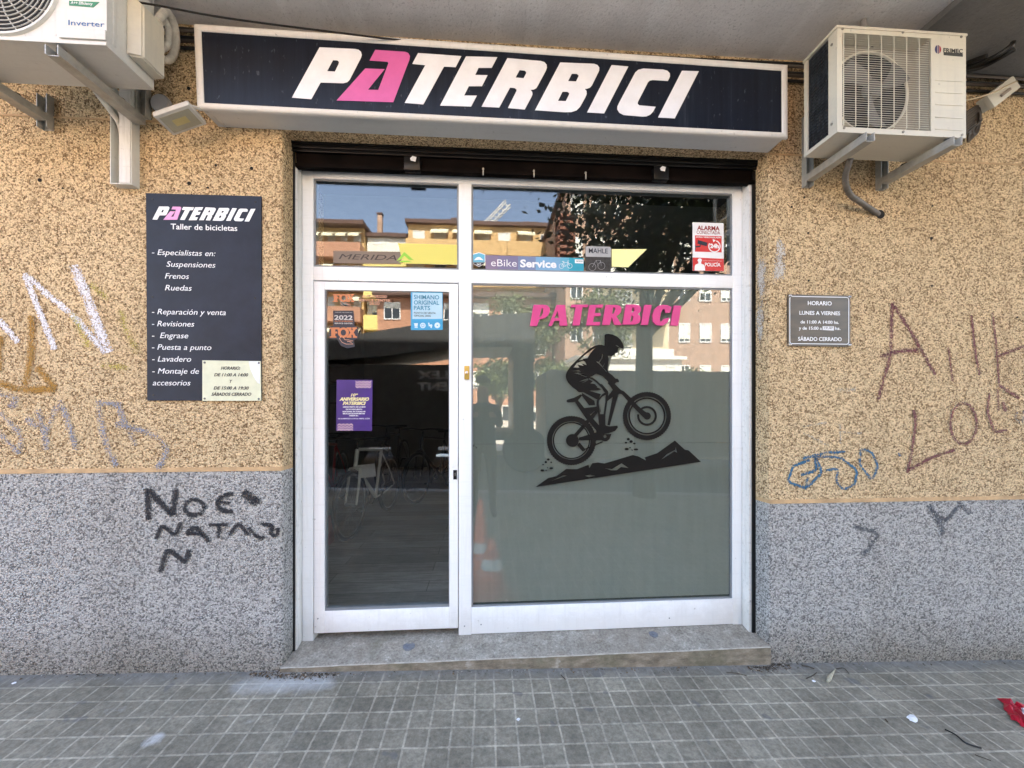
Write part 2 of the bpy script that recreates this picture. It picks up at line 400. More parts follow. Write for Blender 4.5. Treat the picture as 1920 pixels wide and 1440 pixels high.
_tc = {}
def text_geo(body, shear=0, bold=0):
    key = (body, shear, bold)
    if key in _tc: return _tc[key]
    cu = bpy.data.curves.new('t', 'FONT'); cu.body = body; cu.shear = shear; cu.offset = bold; cu.extrude = .01; cu.resolution_u = 3; cu.fill_mode = 'BOTH'
    ob = bpy.data.objects.new('t', cu); COL.objects.link(ob)
    dg = bpy.context.evaluated_depsgraph_get(); dg.update()
    ev = ob.evaluated_get(dg); me = ev.to_mesh()
    r = ([tuple(v.co) for v in me.vertices], [tuple(p.vertices) for p in me.polygons])
    ev.to_mesh_clear(); bpy.data.objects.remove(ob); bpy.data.curves.remove(cu); _tc[key] = r; return r
CAPH = max(v[1] for v in text_geo('H')[0])

def tag(o, label=None, cat=None, group=None, kind=None):
    if label: o['label'] = label
    if cat: o['category'] = cat
    if group: o['group'] = group
    if kind: o['kind'] = kind
    return o
def thing(name, label, cat, loc=(0, 0, 0), group=None):
    o = bpy.data.objects.new(name, None); COL.objects.link(o); o.location = loc; o.empty_display_size = .1
    return tag(o, label, cat, group)
def structure(o): o['kind'] = 'structure'; return o
def dup(root, loc, rotz, label=None, group=None):
    r = root.copy(); COL.objects.link(r); r.location = loc; r.rotation_euler = (0, 0, rotz)
    if label: r['label'] = label
    if group: r['group'] = group
    for ch in [c for c in bpy.data.objects if c.parent == root]:
        c = ch.copy(); COL.objects.link(c); c.parent = r
        for g in [q for q in bpy.data.objects if q.parent == ch]:
            d = g.copy(); COL.objects.link(d); d.parent = c
    return r
def circ(cx, cz, r, n=24, rz=None): return [(cx + r * math.cos(2 * math.pi * i / n), cz + (rz or r) * math.sin(2 * math.pi * i / n)) for i in range(n)]
def arc(cx, cz, r, a0, a1, n): return [(cx + r * math.cos(R(a0 + (a1 - a0) * i / n)), cz + r * math.sin(R(a0 + (a1 - a0) * i / n))) for i in range(n + 1)]
def rrect(x0, x1, z0, z1, r, n=5):
    return arc(x1 - r, z1 - r, r, 0, 90, n) + arc(x0 + r, z1 - r, r, 90, 180, n) + arc(x0 + r, z0 + r, r, 180, 270, n) + arc(x1 - r, z0 + r, r, 270, 360, n)
def plan(mb, pts, z0, z1):                  # a column of plan outline pts (x, y)
    n = len(pts); v = [(x, y, z0) for x, y in pts] + [(x, y, z1) for x, y in pts]
    f = [(i, (i + 1) % n, n + (i + 1) % n, n + i) for i in range(n)] + [tuple(range(n))[::-1], tuple(range(n, 2 * n))]
    return mb.add(v, f)
# ------------------------------------------------------------------ ground, road
def sheet(name, x0, x1, y0, y1, dz, mat, nx=1):
    v, f = [], []
    for i in range(nx + 1):
        x = x0 + (x1 - x0) * i / nx; v += [(x, y0, gz(x) + dz), (x, y1, gz(x) + dz)]
    for i in range(nx): f.append((2 * i, 2 * i + 2, 2 * i + 3, 2 * i + 1))
    return structure(MB().add(v, f).build(name, mat, smooth=0))
def kerbed(name, x0, x1, y0, y1, top, bot, mat):
    v = [(x, y, gz(x) + d) for x in (x0, x1) for y in (y0, y1) for d in (bot, top)]
    f = [(0, 1, 3, 2), (4, 6, 7, 5), (0, 4, 5, 1), (2, 3, 7, 6), (1, 5, 7, 3), (0, 2, 6, 4)]
    return structure(MB().add(v, f).build(name, mat, smooth=0))
ASPH = plain('asphalt', (.055, .055, .056), .85, 0, .3, 6); KERB = plain('kerb_stone', (.33, .32, .30), .8, 0, .2, 8)
PLAZA = plain('pale_bounce_paving', (.44, .40, .34), .85, 0, .2, 2); GROUND = plain('bare_ground', (.22, .19, .15), .9, 0, .25, 1)
sheet('ground', -220, 220, -230, 210, -.20, GROUND)
kerbed('pavement', -30, 30, -3.75, .7, 0, -.19, PAVING)
kerbed('kerb', -30, 30, -3.93, -3.753, .002, -.19, KERB)
sheet('road', -120, 120, -9, -3.93, -.13, ASPH)
kerbed('far_pavement', -120, 120, -31.5, -9, -.01, -.19, PLAZA)  # pale tone and near edge chosen to bounce sunlight onto the overhang

# ------------------------------------------------------------------ the building
YF = .165; YG = YF + .012                   # front of the white frame, front of the glass
XL, XR = at(530.4, 700, 0)[0], at(1442, 700, 0)[0]
YI_ = .100; XLI, XRI = at(550.2, 700, YI_)[0], at(1415.4, 700, YI_)[0]      # the jambs are splayed
ZL = 2.935                                  # underside of the lintel
ZT = 3.62
bld = thing('corner_building', 'pebbledashed street front of a block of flats with grey plinth and rendered overhang', 'building', (0, .3, 0))
def pier(z0, z1, side, mat, name, inset=0.0):
    r = .018; x = XL if side < 0 else XR; s = -side
    pts = [(side * 9, inset)] + [(x - s * r * (1 - math.sin(a)) , inset + r * (1 - math.cos(a))) for a in (i * math.pi / 12 for i in range(7))] + [(XLI if side < 0 else XRI, YI_), (XLI if side < 0 else XRI, .50), (side * 9, .50)]
    return plan(MB(), pts if side < 0 else pts[::-1], z0, z1).build(name, mat, bld, smooth=50)
ZBL, ZBR = 1.118, .893                      # the trim between plinth and wall lies lower on the right
tagp = lambda o, l: (o.__setitem__('label', l), o)[1]
tagp(pier(ZBL + .010, ZT, -1, TAN, 'wall'), 'tan pebbledash wall left of the doorway')
tagp(pier(ZBR + .010, ZT, 1, TAN, 'wall'), 'tan pebbledash wall right of the doorway')
tagp(pier(-.35, ZBL - .012, -1, GREY, 'plinth'), 'grey pebbledash plinth left of the doorway')
tagp(pier(-.60, ZBR - .012, 1, GREY, 'plinth'), 'grey pebbledash plinth right of the doorway')
tagp(pier(ZBL - .012, ZBL + .010, -1, TRIM, 'trim_band', -.003), 'smooth tan band above the left plinth')
tagp(pier(ZBR - .012, ZBR + .010, 1, TRIM, 'trim_band', -.003), 'smooth tan band above the right plinth')
MB().box(XL, XR, .0, .5, ZL, ZT).build('lintel', TAN, bld)
b = MB(); b.box(-9, XL + .0, -.004, .0, 2.948, 2.957).box(XR, 9, -.004, 0, 2.916, 2.925); b.build('trim_groove', TRIM, bld)
# grey-brown returns of the doorway right of the frame
def on_z(px, py, z):
    u = (px - PX) / F; v = (py - PY) / F; t = (z - CAM_Z) / -v
    return ((sn + u * cs) * t, CAM_Y + (cs - u * sn) * t)
ZS = 3.475
XE = (on_z(1718, 60, ZS)[0] + on_z(1767, 20, ZS)[0]) / 2
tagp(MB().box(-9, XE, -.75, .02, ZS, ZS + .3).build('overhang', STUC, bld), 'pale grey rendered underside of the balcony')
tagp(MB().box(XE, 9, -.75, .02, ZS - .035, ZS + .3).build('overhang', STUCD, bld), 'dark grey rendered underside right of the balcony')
MB().box(-20, 20, .02, 14, ZT + .155, 11.6).build('shading_upper_storeys', TAN, bld)  # unseen bulk added to shade the street, height set by its shadow
MB().box(-20, -9, 0, 14, -.8, ZT + .15).box(9, 20, 0, 14, -.8, ZT + .15).box(-9, 9, 6.2, 14, -.8, ZT + .15).build('rear_block', TAN, bld)
INWALL = plain('interior_wall_dark', (.16, .16, .155), .8, 0, .15, 3); INCEIL = plain('interior_ceiling', (.3, .3, .3), .8)
b = MB(); b.box(-2.7, -2.55, .5, 6.2, -.1, 3.0).box(2.75, 2.9, .5, 6.2, -.1, 3.0).box(-2.55, 2.75, 6.0, 6.2, -.1, 3.0)
b.box(-2.7, XL, .47, .5, -.1, 3.0).box(XR, 2.9, .47, .5, -.1, 3.0); b.build('interior_wall', INWALL, bld)
MB().box(-2.7, 2.9, .30, 6.2, 3.0, 3.12).build('interior_ceiling', INCEIL, bld)
structure(MB().box(-2.55, 2.75, .32, 6.0, -.1, .100).build('floor', PLANKS, smooth=0))
# small drill holes left in the wall
b = MB()
for px, py, r in [(75, 338, 3.2), (118, 353, 1.6), (355, 344, 3.2), (390, 352, 2), (354, 166, 3), (405, 310, 2), (472, 316, 3), (1515, 437, 2), (1516, 526, 2), (1746, 447, 3), (1747, 536, 2.2), (1508, 370, 2), (1484, 388, 2), (1907, 595, 2), (1748, 386, 2), (20, 505, 1.6), (250, 790, 1.8)]:
    x, z = at(px, py, 0); MB().cyl((x, -.0025, z), (x, .004, z), r / 337, n=9).build('drill_hole', HOLE, bld)
# ---------- sprayed tags, drawn on the wall
def tagging(strokes, zm, w, mat, y, label):
    m = MB()
    for i, st in enumerate(strokes):
        k = w
        if isinstance(st[0], (int, float)): k, st = st[0], st[1]
        m.ribbon(zm.on(st, 0), k / zm.k / 337, y - .0002 * i)
    return tagp(m.build('graffiti', mat, bld, smooth=0), label)
Zl = Zm(0, 440, 3.13); Zp = Zm(0, 860, 3.2737); Zr = Zm(1400, 380, 2.571)
def ell(cx, cy, rx, ry, a0=0, a1=360, n=16): return [(cx + rx * math.cos(R(a0 + (a1 - a0) * i / n)), cy + ry * math.sin(R(a0 + (a1 - a0) * i / n))) for i in range(n + 1)]
tagging([[(150, 230), (215, 400), (325, 670)], [(160, 240), (280, 350), (430, 470), (620, 690)], [(60, (440, 185), )[0:1][0], [(440, 185), (510, 360), (640, 690)]], [(0, 500), (110, 630)]], Zl, 40, spray('white_spray', (.78, .76, .80), .80), -.004, 'white sprayed letter N on the tan wall')
tagging([[(188, 480), (192, 700), (150, 880)], [(0, 860), (60, 905), (150, 910), (330, 905)], [(225, 780), (330, 895)], [(8, 600), (0, 800)]], Zl, 46, spray('ochre_spray', (.36, .18, .02), .78), -.0055, 'ochre sprayed letters at the left edge of the tan wall')
tagging([[(540, 290), (640, 380)], [(720, 450), (740, 560), (790, 640)], [(420, 450), (480, 560), (530, 660)], [(600, 770), (760, 780)], [(800, 640), (810, 700)]], Zl, 50, spray('yellow_spray', (.50, .42, .05), .62), -.0065, 'faint yellow spray beside the white letter')
tagging([[(0, 935), (130, 960), (70, 1015)], [(0, 1160), (120, 1280)], [(230, 1030), (270, 1140), (280, 1260)], [(165, 1080), (230, 1125)], [(360, 970), (410, 1100), (455, 1260)], [(350, 1000), (270, 1170)], [(580, 975), (620, 1200), (690, 1355)], [(700, 990), (740, 1110), (805, 1235)], [(690, 1110), (850, 1150), (950, 1190), (1000, 1270), (930, 1375)], [(590, 985), (700, 1000)], [(10, 1050), (150, 1180), (120, 1280)]], Zl, 44, spray('grey_blue_spray', (.27, .285, .35), .66), -.0075, 'grey blue sprayed letters low on the left tan wall')
tagging([[(905, 185), (915, 370)], [(915, 190), (980, 260), (1060, 345)], [(1062, 340), (1085, 190)], [30, ell(1195, 298, 62, 50)], [30, [(1430, 213), (1350, 228), (1328, 280), (1360, 322), (1430, 320)]], [26, [(1335, 268), (1415, 270)]], [66, [(1500, 205), (1540, 240), (1580, 270)]],
         [26, [(962, 490), (1000, 400), (1080, 475), (1112, 392)]], [30, [(1150, 465), (1200, 402), (1285, 505)]], [24, [(1165, 455), (1245, 462)]], [22, [(1290, 405), (1400, 402)]], [22, [(1350, 405), (1345, 485)]], [24, [(1415, 465), (1465, 388), (1530, 468)]], [24, [(1530, 420), (1580, 482), (1625, 485)]], [26, [(1605, 395), (1690, 412), (1650, 460), (1712, 478), (1708, 425)]],
         [30, [(990, 690), (1030, 545), (1090, 590), (1145, 645), (1165, 560)]]], Zp, 40, spray('black_spray', (.014, .012, .015), .88), -.004, 'three lines of black scrawled capitals on the left plinth')
tagging([[(700, 485), (800, 640), (905, 830)], [(700, 490), (690, 740), (630, 950)], [(640, 745), (730, 715), (850, 712)], [18, [(968, 700), (990, 860)]], [18, [(1080, 545), (1095, 700), (1118, 830)]], [16, [(1180, 530), (1200, 700), (1212, 870)]], [22, [(1195, 745), (1330, 692)]], [22, [(1210, 880), (1310, 942)]], [16, [(1205, 900), (1210, 1000)]],
         [22, [(800, 1000), (812, 1050), (795, 1180), (770, 1300)]], [20, [(775, 1290), (880, 1230), (1000, 1190)]], [20, ell(1040, 1065, 64, 102)], [20, [(1165, 920), (1153, 1010), (1190, 1108), (1248, 1095)]], [26, [(1228, 960), (1242, 1005)]]], Zr, 26, spray('maroon_spray', (.16, .040, .05), .76), -.004, 'maroon sprayed words on the right tan wall')
tagging([[(300, 1240), (220, 1270), (195, 1345), (285, 1378), (360, 1300), (322, 1205), (335, 1290), (260, 1312)], [(270, 1232), (380, 1205), (470, 1200)], [(340, 1222), (450, 1228), (530, 1290), (518, 1358), (460, 1384), (425, 1340), (440, 1280), (380, 1290)], [(545, 1190), (540, 1262), (600, 1338), (630, 1270), (600, 1200), (550, 1188)], [(290, 1325), (280, 1380)], [18, [(728, 1208), (735, 1220)]]], Zr, 17, spray('blue_spray', (.02, .13, .25), .80), -.005, 'small blue looping tag low on the right tan wall')
tagging([[(445, 1070), (450, 1160)], [(440, 1105), (550, 1112)], [(260, 1080), (380, 1060)], [(270, 1110), (390, 1170)], [30, [(430, 905), (520, 900)]]], Zr, 16, spray('faint_white_spray', (.62, .58, .50), .62), -.006, 'faint white scratches above the blue tag')
tagging([[(1300, 1010), (1285, 1040), (1310, 1060)], [(1330, 1000), (1320, 1060)], [(1330, 820), (1337, 850)]], Zr, 14, spray('grey_spray', (.13, .14, .17), .7), -.0065, 'small grey scrawl at the right edge of the wall')
tagging([[40, [(880, 1455), (900, 1500), (930, 1540), (945, 1600)]], [(885, 1480), (960, 1530)], [(960, 1530), (1020, 1460)], [(1020, 1440), (1070, 1500)], [30, [(520, 1560), (640, 1590), (560, 1700)]]], Zr, 26, spray('faint_grey_spray', (.09, .095, .11), .74), -.004, 'faint grey scrawl on the right plinth')
m = MB(); c = at(1455, 500, 0); m.blot((c[0] + .015, c[1]), .055, .15, -.003); c = at(1462, 468, 0); m.blot((c[0], c[1]), .05, .09, -.0034)
q = MB(); q.blot((.05, 2.22), .045, .20, 0).blot((.06, 1.95), .04, .16, -.0004); ux = Vector((XRI - XR, YI_ - .0, 0)).normalized(); nn = Vector((ux.y, -ux.x, 0)); nn = nn if nn.x < 0 else -nn
m.add([Vector((XR, 0, v[2])) + ux * v[0] + nn * .003 for v in q.v], q.f, q.soft)
tagp(m.build('plaster_patch', spray('white_plaster', (.60, .56, .50), .74, 60), bld, smooth=0), 'white plaster smear beside the right edge of the doorway')

# ------------------------------------------------------------------ step in the doorway
st = thing('doorstep', 'worn stone step across the shop doorway', 'step', ((XL + XR) / 2, .1, 0))
m = MB(); v, f = [], []
NX = 60; rows = [(-.012, -.25), (-.012, .049), (-.009, .0535), (.0, .0555), (.05, .062), (.10, .072), (YF, .084), (.32, .086), (.32, -.25)]
for i in range(NX + 1):
    x = XL - .008 + (XR - XL + .010) * i / NX
    for (y, z) in rows:
        wear = (.0012 * smooth_noise(x * 1.7) + .0008 * smooth_noise(x * 9)) if z > 0 else 0
        v.append((x, y + (wear * .8 if y < .03 else 0), z + wear * .6))
k = len(rows)
for i in range(NX):
    for j in range(k - 1): f.append((i * k + j, (i + 1) * k + j, (i + 1) * k + j + 1, i * k + j + 1))
f.append(tuple(range(k))); f.append(tuple(NX * k + j for j in range(k))[::-1])
m.add(v, f); m.mi = [1 if (i % (k - 1)) == 0 and i < NX * (k - 1) else 2 if (i % (k - 1)) == 1 and i < NX * (k - 1) else 0 for i in range(len(f))]; o = m.build('tread', [STONE, RISER, EDGE], st, smooth=50)
DISC = plain('worn_blue_grey_disc', (.16, .17, .19), .6, 0, .3, 60)
def medal(px, py, r, label):
    zz = .065
    for _ in range(6):
        x, y = on_z(px, py, zz); zz = .0555 + (.062 - .0555) * min(max(y / .05, 0), 1) + .010 * min(max((y - .05) / .05, 0), 1) + .012 * min(max((y - .10) / (YF - .10), 0), 1)
    zz += .001
    q = MB(); q.lathe((x, y, zz), (0, 0, 1), [(0, .002), (r * .7, .002), (r * .72, .0035), (r * .82, .0035), (r * .84, .002), (r, .0015), (r, -.01)], 24)
    q.box(x - r * .3, x - r * .18, y - r * .4, y + r * .35, zz, zz + .0035).box(x + r * .18, x + r * .3, y - r * .4, y + r * .35, zz, zz + .0035).box(x - r * .18, x + r * .18, y + r * .22, y + r * .35, zz, zz + .0034)
    tagp(q.build('floor_stud', DISC, st), label)
medal(767, 1211, .034, 'round worn stud set in the left half of the step'); medal(1225, 1189, .026, 'round worn stud set in the right half of the step')

# ------------------------------------------------------------------ shop front
AX = lambda px, y=YF: at(px, 750, y)[0]
AZ = lambda px, py, y=YF: at(px, py, y)[1]
xp0, xp1 = AX(566.5), AX(587); xm0, xm1 = AX(860), AX(883.8); xr0, xr1 = AX(1374.5), AX(1391)
xd0, xd1 = AX(588.8), AX(858.6)
zh0 = 2.815; zh0 = (AZ(600, 334.5) + AZ(1100, 352)) / 2; zh1 = AZ(600, 321)
zt0, zt1 = (AZ(1100, 535.5) + AZ(720, 526.5)) / 2, (AZ(1100, 511.5) + AZ(720, 501.2)) / 2
zb = .083; zw = (AZ(883, 1138.5) + AZ(1370, 1125)) / 2
zd0, zd1 = (AZ(589, 1187.5) + AZ(858, 1178.5)) / 2, zt0 - .008
sf = thing('shopfront', 'white aluminium shop front with glazed door and frosted window', 'shopfront', ((XL + XR) / 2, YF, .07))
D = .06
b = MB(); B = .0025
b.box(xp0, xp1, YF, YF + D, zb, zh1, B).box(xr0, xr1, YF, YF + D, zb, zh1, B)
b.box(xp1, xr0, YF + .001, YF + D, zh0, zh1, B)
b.box(xm0, xm1, YF, YF + D, zb, zh0, B)
b.box(xp1, xm0, YF + .001, YF + D, zt0, zt1, B).box(xm1, xr0, YF + .001, YF + D, zt0, zt1, B)
b.box(xm1, xr0, YF + .001, YF + D, zb + .004, zw, B)
b.build('frame', WHITE, sf)
# glazing beads
GREYBEAD = plain('grey_bead', (.20, .215, .23), .4, 0, .08)
b = MB()
def bead(b, x0, x1, z0, z1, w=.010):
    for a in ((x0, x0 + w, z0, z1), (x1 - w, x1, z0, z1), (x0 + w, x1 - w, z0, z0 + w), (x0 + w, x1 - w, z1 - w, z1)):
        b.box(a[0], a[1], YF + .010, YF + .050, a[2], a[3])
bead(b, xp1, xm0, zt1, zh0); bead(b, xm1, xr0, zt1, zh0); bead(b, xm1, xr0, zw, zt0)
b.build('bead', GREYBEAD, sf)
b = MB(); b.box(xp0 - .020, xp0 - .002, YF - .062, YF + D, zb - .012, zh1 + .0, .002); tagp(b.build('side_channel', WHITEDIRTY, sf), 'dirty white channel beside the door')
b = MB(); b.box(xr1 + .002, xr1 + .020, YF - .062, YF + D, zb - .012, zh1 + .0, .002); tagp(b.build('side_channel', WHITEDIRTY, sf), 'dirty white channel beside the window')
def pane(name, x0, x1, z0, z1, parent=sf): return MB().box(x0 + .008, x1 - .008, YG, YG + .006, z0 + .008, z1 - .008).build(name, GLASS, parent, smooth=0)
pane('transom_pane', xp1, xm0, zt1, zh0); pane('transom_pane', xm1, xr0, zt1, zh0)
wp = pane('window_pane', xm1, xr0, zw, zt0)
YFI = YG + .0085; zfb = (AZ(884, 1130, YG) + AZ(1364, 1117, YG)) / 2; zseam = AZ(900, 833, YG)
b = MB()
for za, zb2 in ((zfb, zseam - .0008), (zseam + .0008, zt0 - .006)): b.add([(xm1 + .004, YFI, za), (xr0 - .012, YFI, za), (xr0 - .012, YFI, zb2), (xm1 + .004, YFI, zb2)], [(0, 1, 2, 3)])
b.build('frosted_film', FILM, wp, smooth=0)
DGREEN = plain('dark_green_gap', (.006, .022, .016), .5)
MB().box(xm1 + .01, xr0 - .012, YFI, YFI + .01, zw + .009, zfb - .001).build('dark_gap_strip', DGREEN, wp)  # dark strip standing in for the unlit gap below the film
# pink letters on the window, standing 9 mm off the glass
Zk = Zm(980, 555, 6.194); YL = YG - .0095
LET = [[[(127, 102), (235, 100), (285, 108), (316, 140), (315, 185), (295, 225), (255, 258), (205, 268), (193, 270), (166, 348), (85, 348)], [(222, 135), (238, 150), (238, 190), (218, 235), (195, 243)]],
       [[(395, 103), (492, 103), (520, 345), (432, 345), (428, 287), (368, 288), (337, 347), (300, 347)], [(407, 175), (420, 255), (368, 257)]],
       [[(568, 100), (765, 100), (752, 130), (695, 128), (662, 340), (580, 342), (615, 130), (560, 132)]],
       [[(777, 103), (938, 100), (925, 137), (850, 132), (838, 198), (905, 195), (905, 232), (830, 234), (817, 303), (905, 300), (893, 340), (740, 340)]],
       [[(965, 103), (1080, 103), (1128, 112), (1150, 145), (1142, 185), (1118, 215), (1088, 235), (1150, 335), (1067, 335), (1035, 245), (1012, 335), (925, 335)], [(1050, 132), (1072, 135), (1078, 160), (1062, 198), (1037, 212)]],
       [[(1200, 100), (1310, 98), (1355, 108), (1380, 140), (1372, 178), (1337, 212), (1364, 232), (1372, 270), (1355, 310), (1310, 330), (1160, 332)], [(1275, 130), (1298, 140), (1298, 175), (1265, 196)], [(1262, 228), (1284, 236), (1282, 280), (1248, 308)]],
       [[(1415, 103), (1500, 103), (1455, 335), (1375, 335)]],
       [[(1620, 101), (1685, 106), (1730, 128), (1714, 192), (1662, 195), (1652, 155), (1628, 153), (1606, 195), (1592, 270), (1605, 305), (1640, 265), (1705, 250), (1682, 310), (1625, 345), (1555, 337), (1512, 295), (1508, 220), (1532, 152), (1575, 113)]],
       [[(1757, 112), (1845, 112), (1805, 345), (1718, 342)]]]
b = MB()
for L in LET: MB().fill([Zk.on(l, YL) for l in L], YL, YG - .0004).build('letter', MAG, wp, smooth=0)
# black cyclist decal
YD = YG - .0012
ZA, ZB, ZC, ZD = Zm(1040, 615, 12), Zm(1020, 720, 9), Zm(1120, 700, 10.2875), Zm(990, 800, 5.647)
b = MB(); lay = [0]
def dec(z, loops):
    b.fill([z.on(l, YD) for l in loops], YD - .00004 * lay[0], YG - .0004); lay[0] += 1
dec(ZA, [[(1125, 160), (1150, 138), (1210, 130), (1300, 145), (1400, 190), (1480, 260), (1530, 340), (1557, 425), (1545, 465), (1515, 462), (1462, 438), (1432, 460), (1422, 500), (1412, 555), (1360, 572), (1335, 602), (1305, 622), (1275, 642), (1240, 625), (1200, 632), (1218, 690), (1200, 830), (1190, 950), (1215, 1000), (1300, 1065), (1370, 1140), (1420, 1140), (1452, 1195), (1440, 1220), (1390, 1215), (1355, 1258), (1480, 1390), (1530, 1410), (1570, 1445), (1300, 1445), (1300, 1400), (1308, 1370), (1195, 1245), (1212, 1215), (1085, 1088), (1000, 1050), (925, 1027), (850, 1083), (790, 1106), (850, 1112), (950, 1185), (1060, 1290), (1190, 1410), (1195, 1445), (1120, 1445), (1060, 1350), (950, 1240), (860, 1165), (780, 1130), (760, 1145), (860, 1205), (800, 1245), (900, 1258), (800, 1290), (960, 1312), (950, 1335), (1052, 1380), (980, 1400), (760, 1412), (860, 1445), (540, 1445), (480, 1385), (400, 1330), (310, 1240), (265, 1160), (250, 1100), (255, 1040), (290, 960), (360, 860), (480, 740), (640, 590), (780, 470), (900, 400), (1000, 375), (1060, 378), (1120, 400), (1125, 330)],
         [(918, 442), (860, 480), (700, 590), (550, 728), (620, 720), (645, 688), (740, 680), (790, 590), (850, 510)],
         [(500, 790), (640, 737), (690, 765), (720, 836), (600, 792), (655, 850), (520, 826), (560, 893), (440, 885), (352, 972), (400, 932)],
         [(385, 970), (540, 946), (600, 988), (480, 972)], [(430, 1012), (530, 1002), (665, 1024), (540, 1020), (620, 1058), (740, 1100), (700, 1108), (560, 1046)],
         [(600, 1243), (740, 1172), (550, 1206), (640, 1165), (745, 1130), (760, 1165), (700, 1205)],
         [(1072, 580), (1086, 612), (1070, 690), (1012, 780), (1080, 862), (1136, 785), (1085, 882), (1180, 985), (1150, 978), (1060, 872), (990, 802), (930, 752), (990, 762), (1050, 680)],
         [(1365, 381), (1430, 402), (1455, 432), (1400, 412)]])
dec(ZB, [[(435, 0), (860, 0), (890, 40), (905, 80), (970, 90), (900, 110), (745, 108), (960, 170), (940, 220), (925, 280), (885, 255), (800, 210), (625, 115), (540, 75)]])
dec(ZB, [[(920, 0), (978, 0), (1080, 120), (1085, 200), (1070, 290), (1035, 520), (1035, 690), (930, 710), (910, 480), (885, 380), (890, 270), (925, 270), (945, 215), (980, 175), (1050, 130)], [(1040, 182), (1035, 300), (1005, 508), (946, 508), (925, 330), (930, 280), (980, 215)]])
dec(ZB, [[(938, 330), (958, 470), (946, 470)]])
dec(ZB, [[(520, 300), (575, 275), (680, 405), (885, 380), (912, 470), (830, 585), (940, 710), (940, 800), (880, 780), (760, 640), (700, 570)], [(845, 455), (775, 520), (790, 530), (855, 465)]])
dec(ZB, [[(625, 172), (500, 235), (400, 262), (380, 280), (385, 302), (412, 312), (530, 303), (575, 275), (642, 197)]])
dec(ZB, [[(640, 150), (850, 283), (862, 355), (760, 360), (640, 197)]]); dec(ZB, [[(737, 588), (460, 905), (540, 905), (762, 645)]])
dec(ZB, [[(590, 905), (905, 808), (960, 950), (590, 950)]]); dec(ZB, [circ(480, 953, 108, 30)])
dec(ZB, [[(560, 1035), (600, 985), (692, 1092), (985, 965), (1000, 980), (692, 1112), (690, 1120), (655, 1138), (640, 1125)]])
dec(ZB, [[(930, 690), (1035, 690), (1050, 705), (1110, 715), (1235, 702), (1250, 730), (1200, 790), (1140, 815), (1010, 850), (1140, 842), (1105, 930), (1060, 965), (1020, 968), (960, 945), (900, 900), (880, 780)], circ(1030, 885, 26, 14)])
dec(ZB, [[(1160, 215), (1252, 178), (1110, 700), (1070, 690)]]); dec(ZB, [[(1070, 290), (1085, 200), (1165, 90), (1300, 100), (1255, 180), (1160, 215)]])
dec(ZC, [[(210, 190), (300, 180), (345, 215), (465, 333), (425, 392), (300, 462), (215, 425), (300, 320)]])
dec(ZC, [[(450, 345), (500, 335), (655, 480), (720, 560), (850, 685), (975, 775), (930, 875), (880, 840), (760, 722), (640, 592), (560, 502), (470, 400), (410, 392)]])
def knobby(cx, cy, r, n): return [(cx + (r - (0 if i % 4 < 2 else 10)) * math.cos(2 * math.pi * i / (4 * n)), cy + (r - (0 if i % 4 < 2 else 10)) * math.sin(2 * math.pi * i / (4 * n))) for i in range(4 * n)]
dec(ZB, [knobby(463, 953, 418, 60), circ(463, 953, 326, 56)]); dec(ZB, [circ(463, 953, 312, 56), circ(463, 953, 294, 56)])
dec(ZC, [knobby(957, 822, 468, 60), circ(957, 822, 376, 56)]); dec(ZC, [circ(957, 822, 355, 56), circ(957, 822, 328, 56)])
dec(ZC, [arc(957, 820, 190, -135, 190, 40) + arc(957, 820, 150, 190, -130, 40)]); dec(ZC, [circ(960, 822, 70, 26)])
dec(ZD, [[(82, 638), (215, 543), (300, 525), (405, 447), (520, 450), (640, 403), (650, 440), (680, 387), (740, 379), (810, 390), (1110, 300), (1170, 315), (1250, 358), (1235, 325), (1370, 280), (1555, 147), (1660, 243), (1700, 250), (1830, 372)],
         [(235, 580), (370, 515), (415, 517)], [(605, 520), (655, 508), (715, 520), (645, 535)], [(812, 440), (890, 448), (990, 388), (1065, 438), (985, 427), (940, 462), (880, 462)], [(1410, 350), (1470, 290), (1555, 245), (1565, 215), (1578, 275), (1550, 262)]])
for x, y, rx, ry in [(1062, 132, 16, 14), (1092, 157, 18, 14), (1037, 170, 13, 9), (1126, 178, 13, 9), (1045, 237, 22, 13), (1080, 222, 9, 6), (1103, 248, 9, 5), (1143, 241, 24, 11), (215, 347, 15, 12), (188, 375, 13, 12), (246, 378, 9, 8), (160, 402, 10, 6), (152, 463, 21, 11), (192, 462, 8, 5), (207, 435, 8, 5), (246, 440, 20, 11)]:
    dec(ZD, [circ(x, y, rx, 9, ry)])
o = b.build('cyclist_decal', BLACKV, wp, smooth=0); o['label'] = 'black decal of a mountain biker above a rocky slope'
# torn spot of the film and door parts
b = MB(); zt = Zm(820, 820, 14.4)
b.fill([zt.on([(925, 200), (1000, 200), (975, 262), (945, 250)], YD)], YD, YG - .0004).fill([zt.on([(1020, 230), (1075, 290), (1050, 300)], YD)], YD - .0001, YG - .0004)
b.build('tear', BLACKV, wp, smooth=0)
door = MB()
gx0, gx1 = AX(608), AX(842.3); gz0, gz1 = (AZ(611, 1141) + AZ(842, 1137)) / 2, (AZ(606, 543.5) + AZ(842, 546)) / 2
zr_ = gz0 - .012
door.box(xd0, gx0, YF + .001, YF + .05, zd0, zd1, .002).box(gx1, xd1, YF + .001, YF + .05, zd0, zd1, .002).box(gx0, gx1, YF + .0025, YF + .05, gz1, zd1, .002).box(gx0, gx1, YF + .0025, YF + .05, zd0, zr_, .002)
door = door.build('door', WHITE, sf); door['label'] = 'white framed glass door'
b = MB()
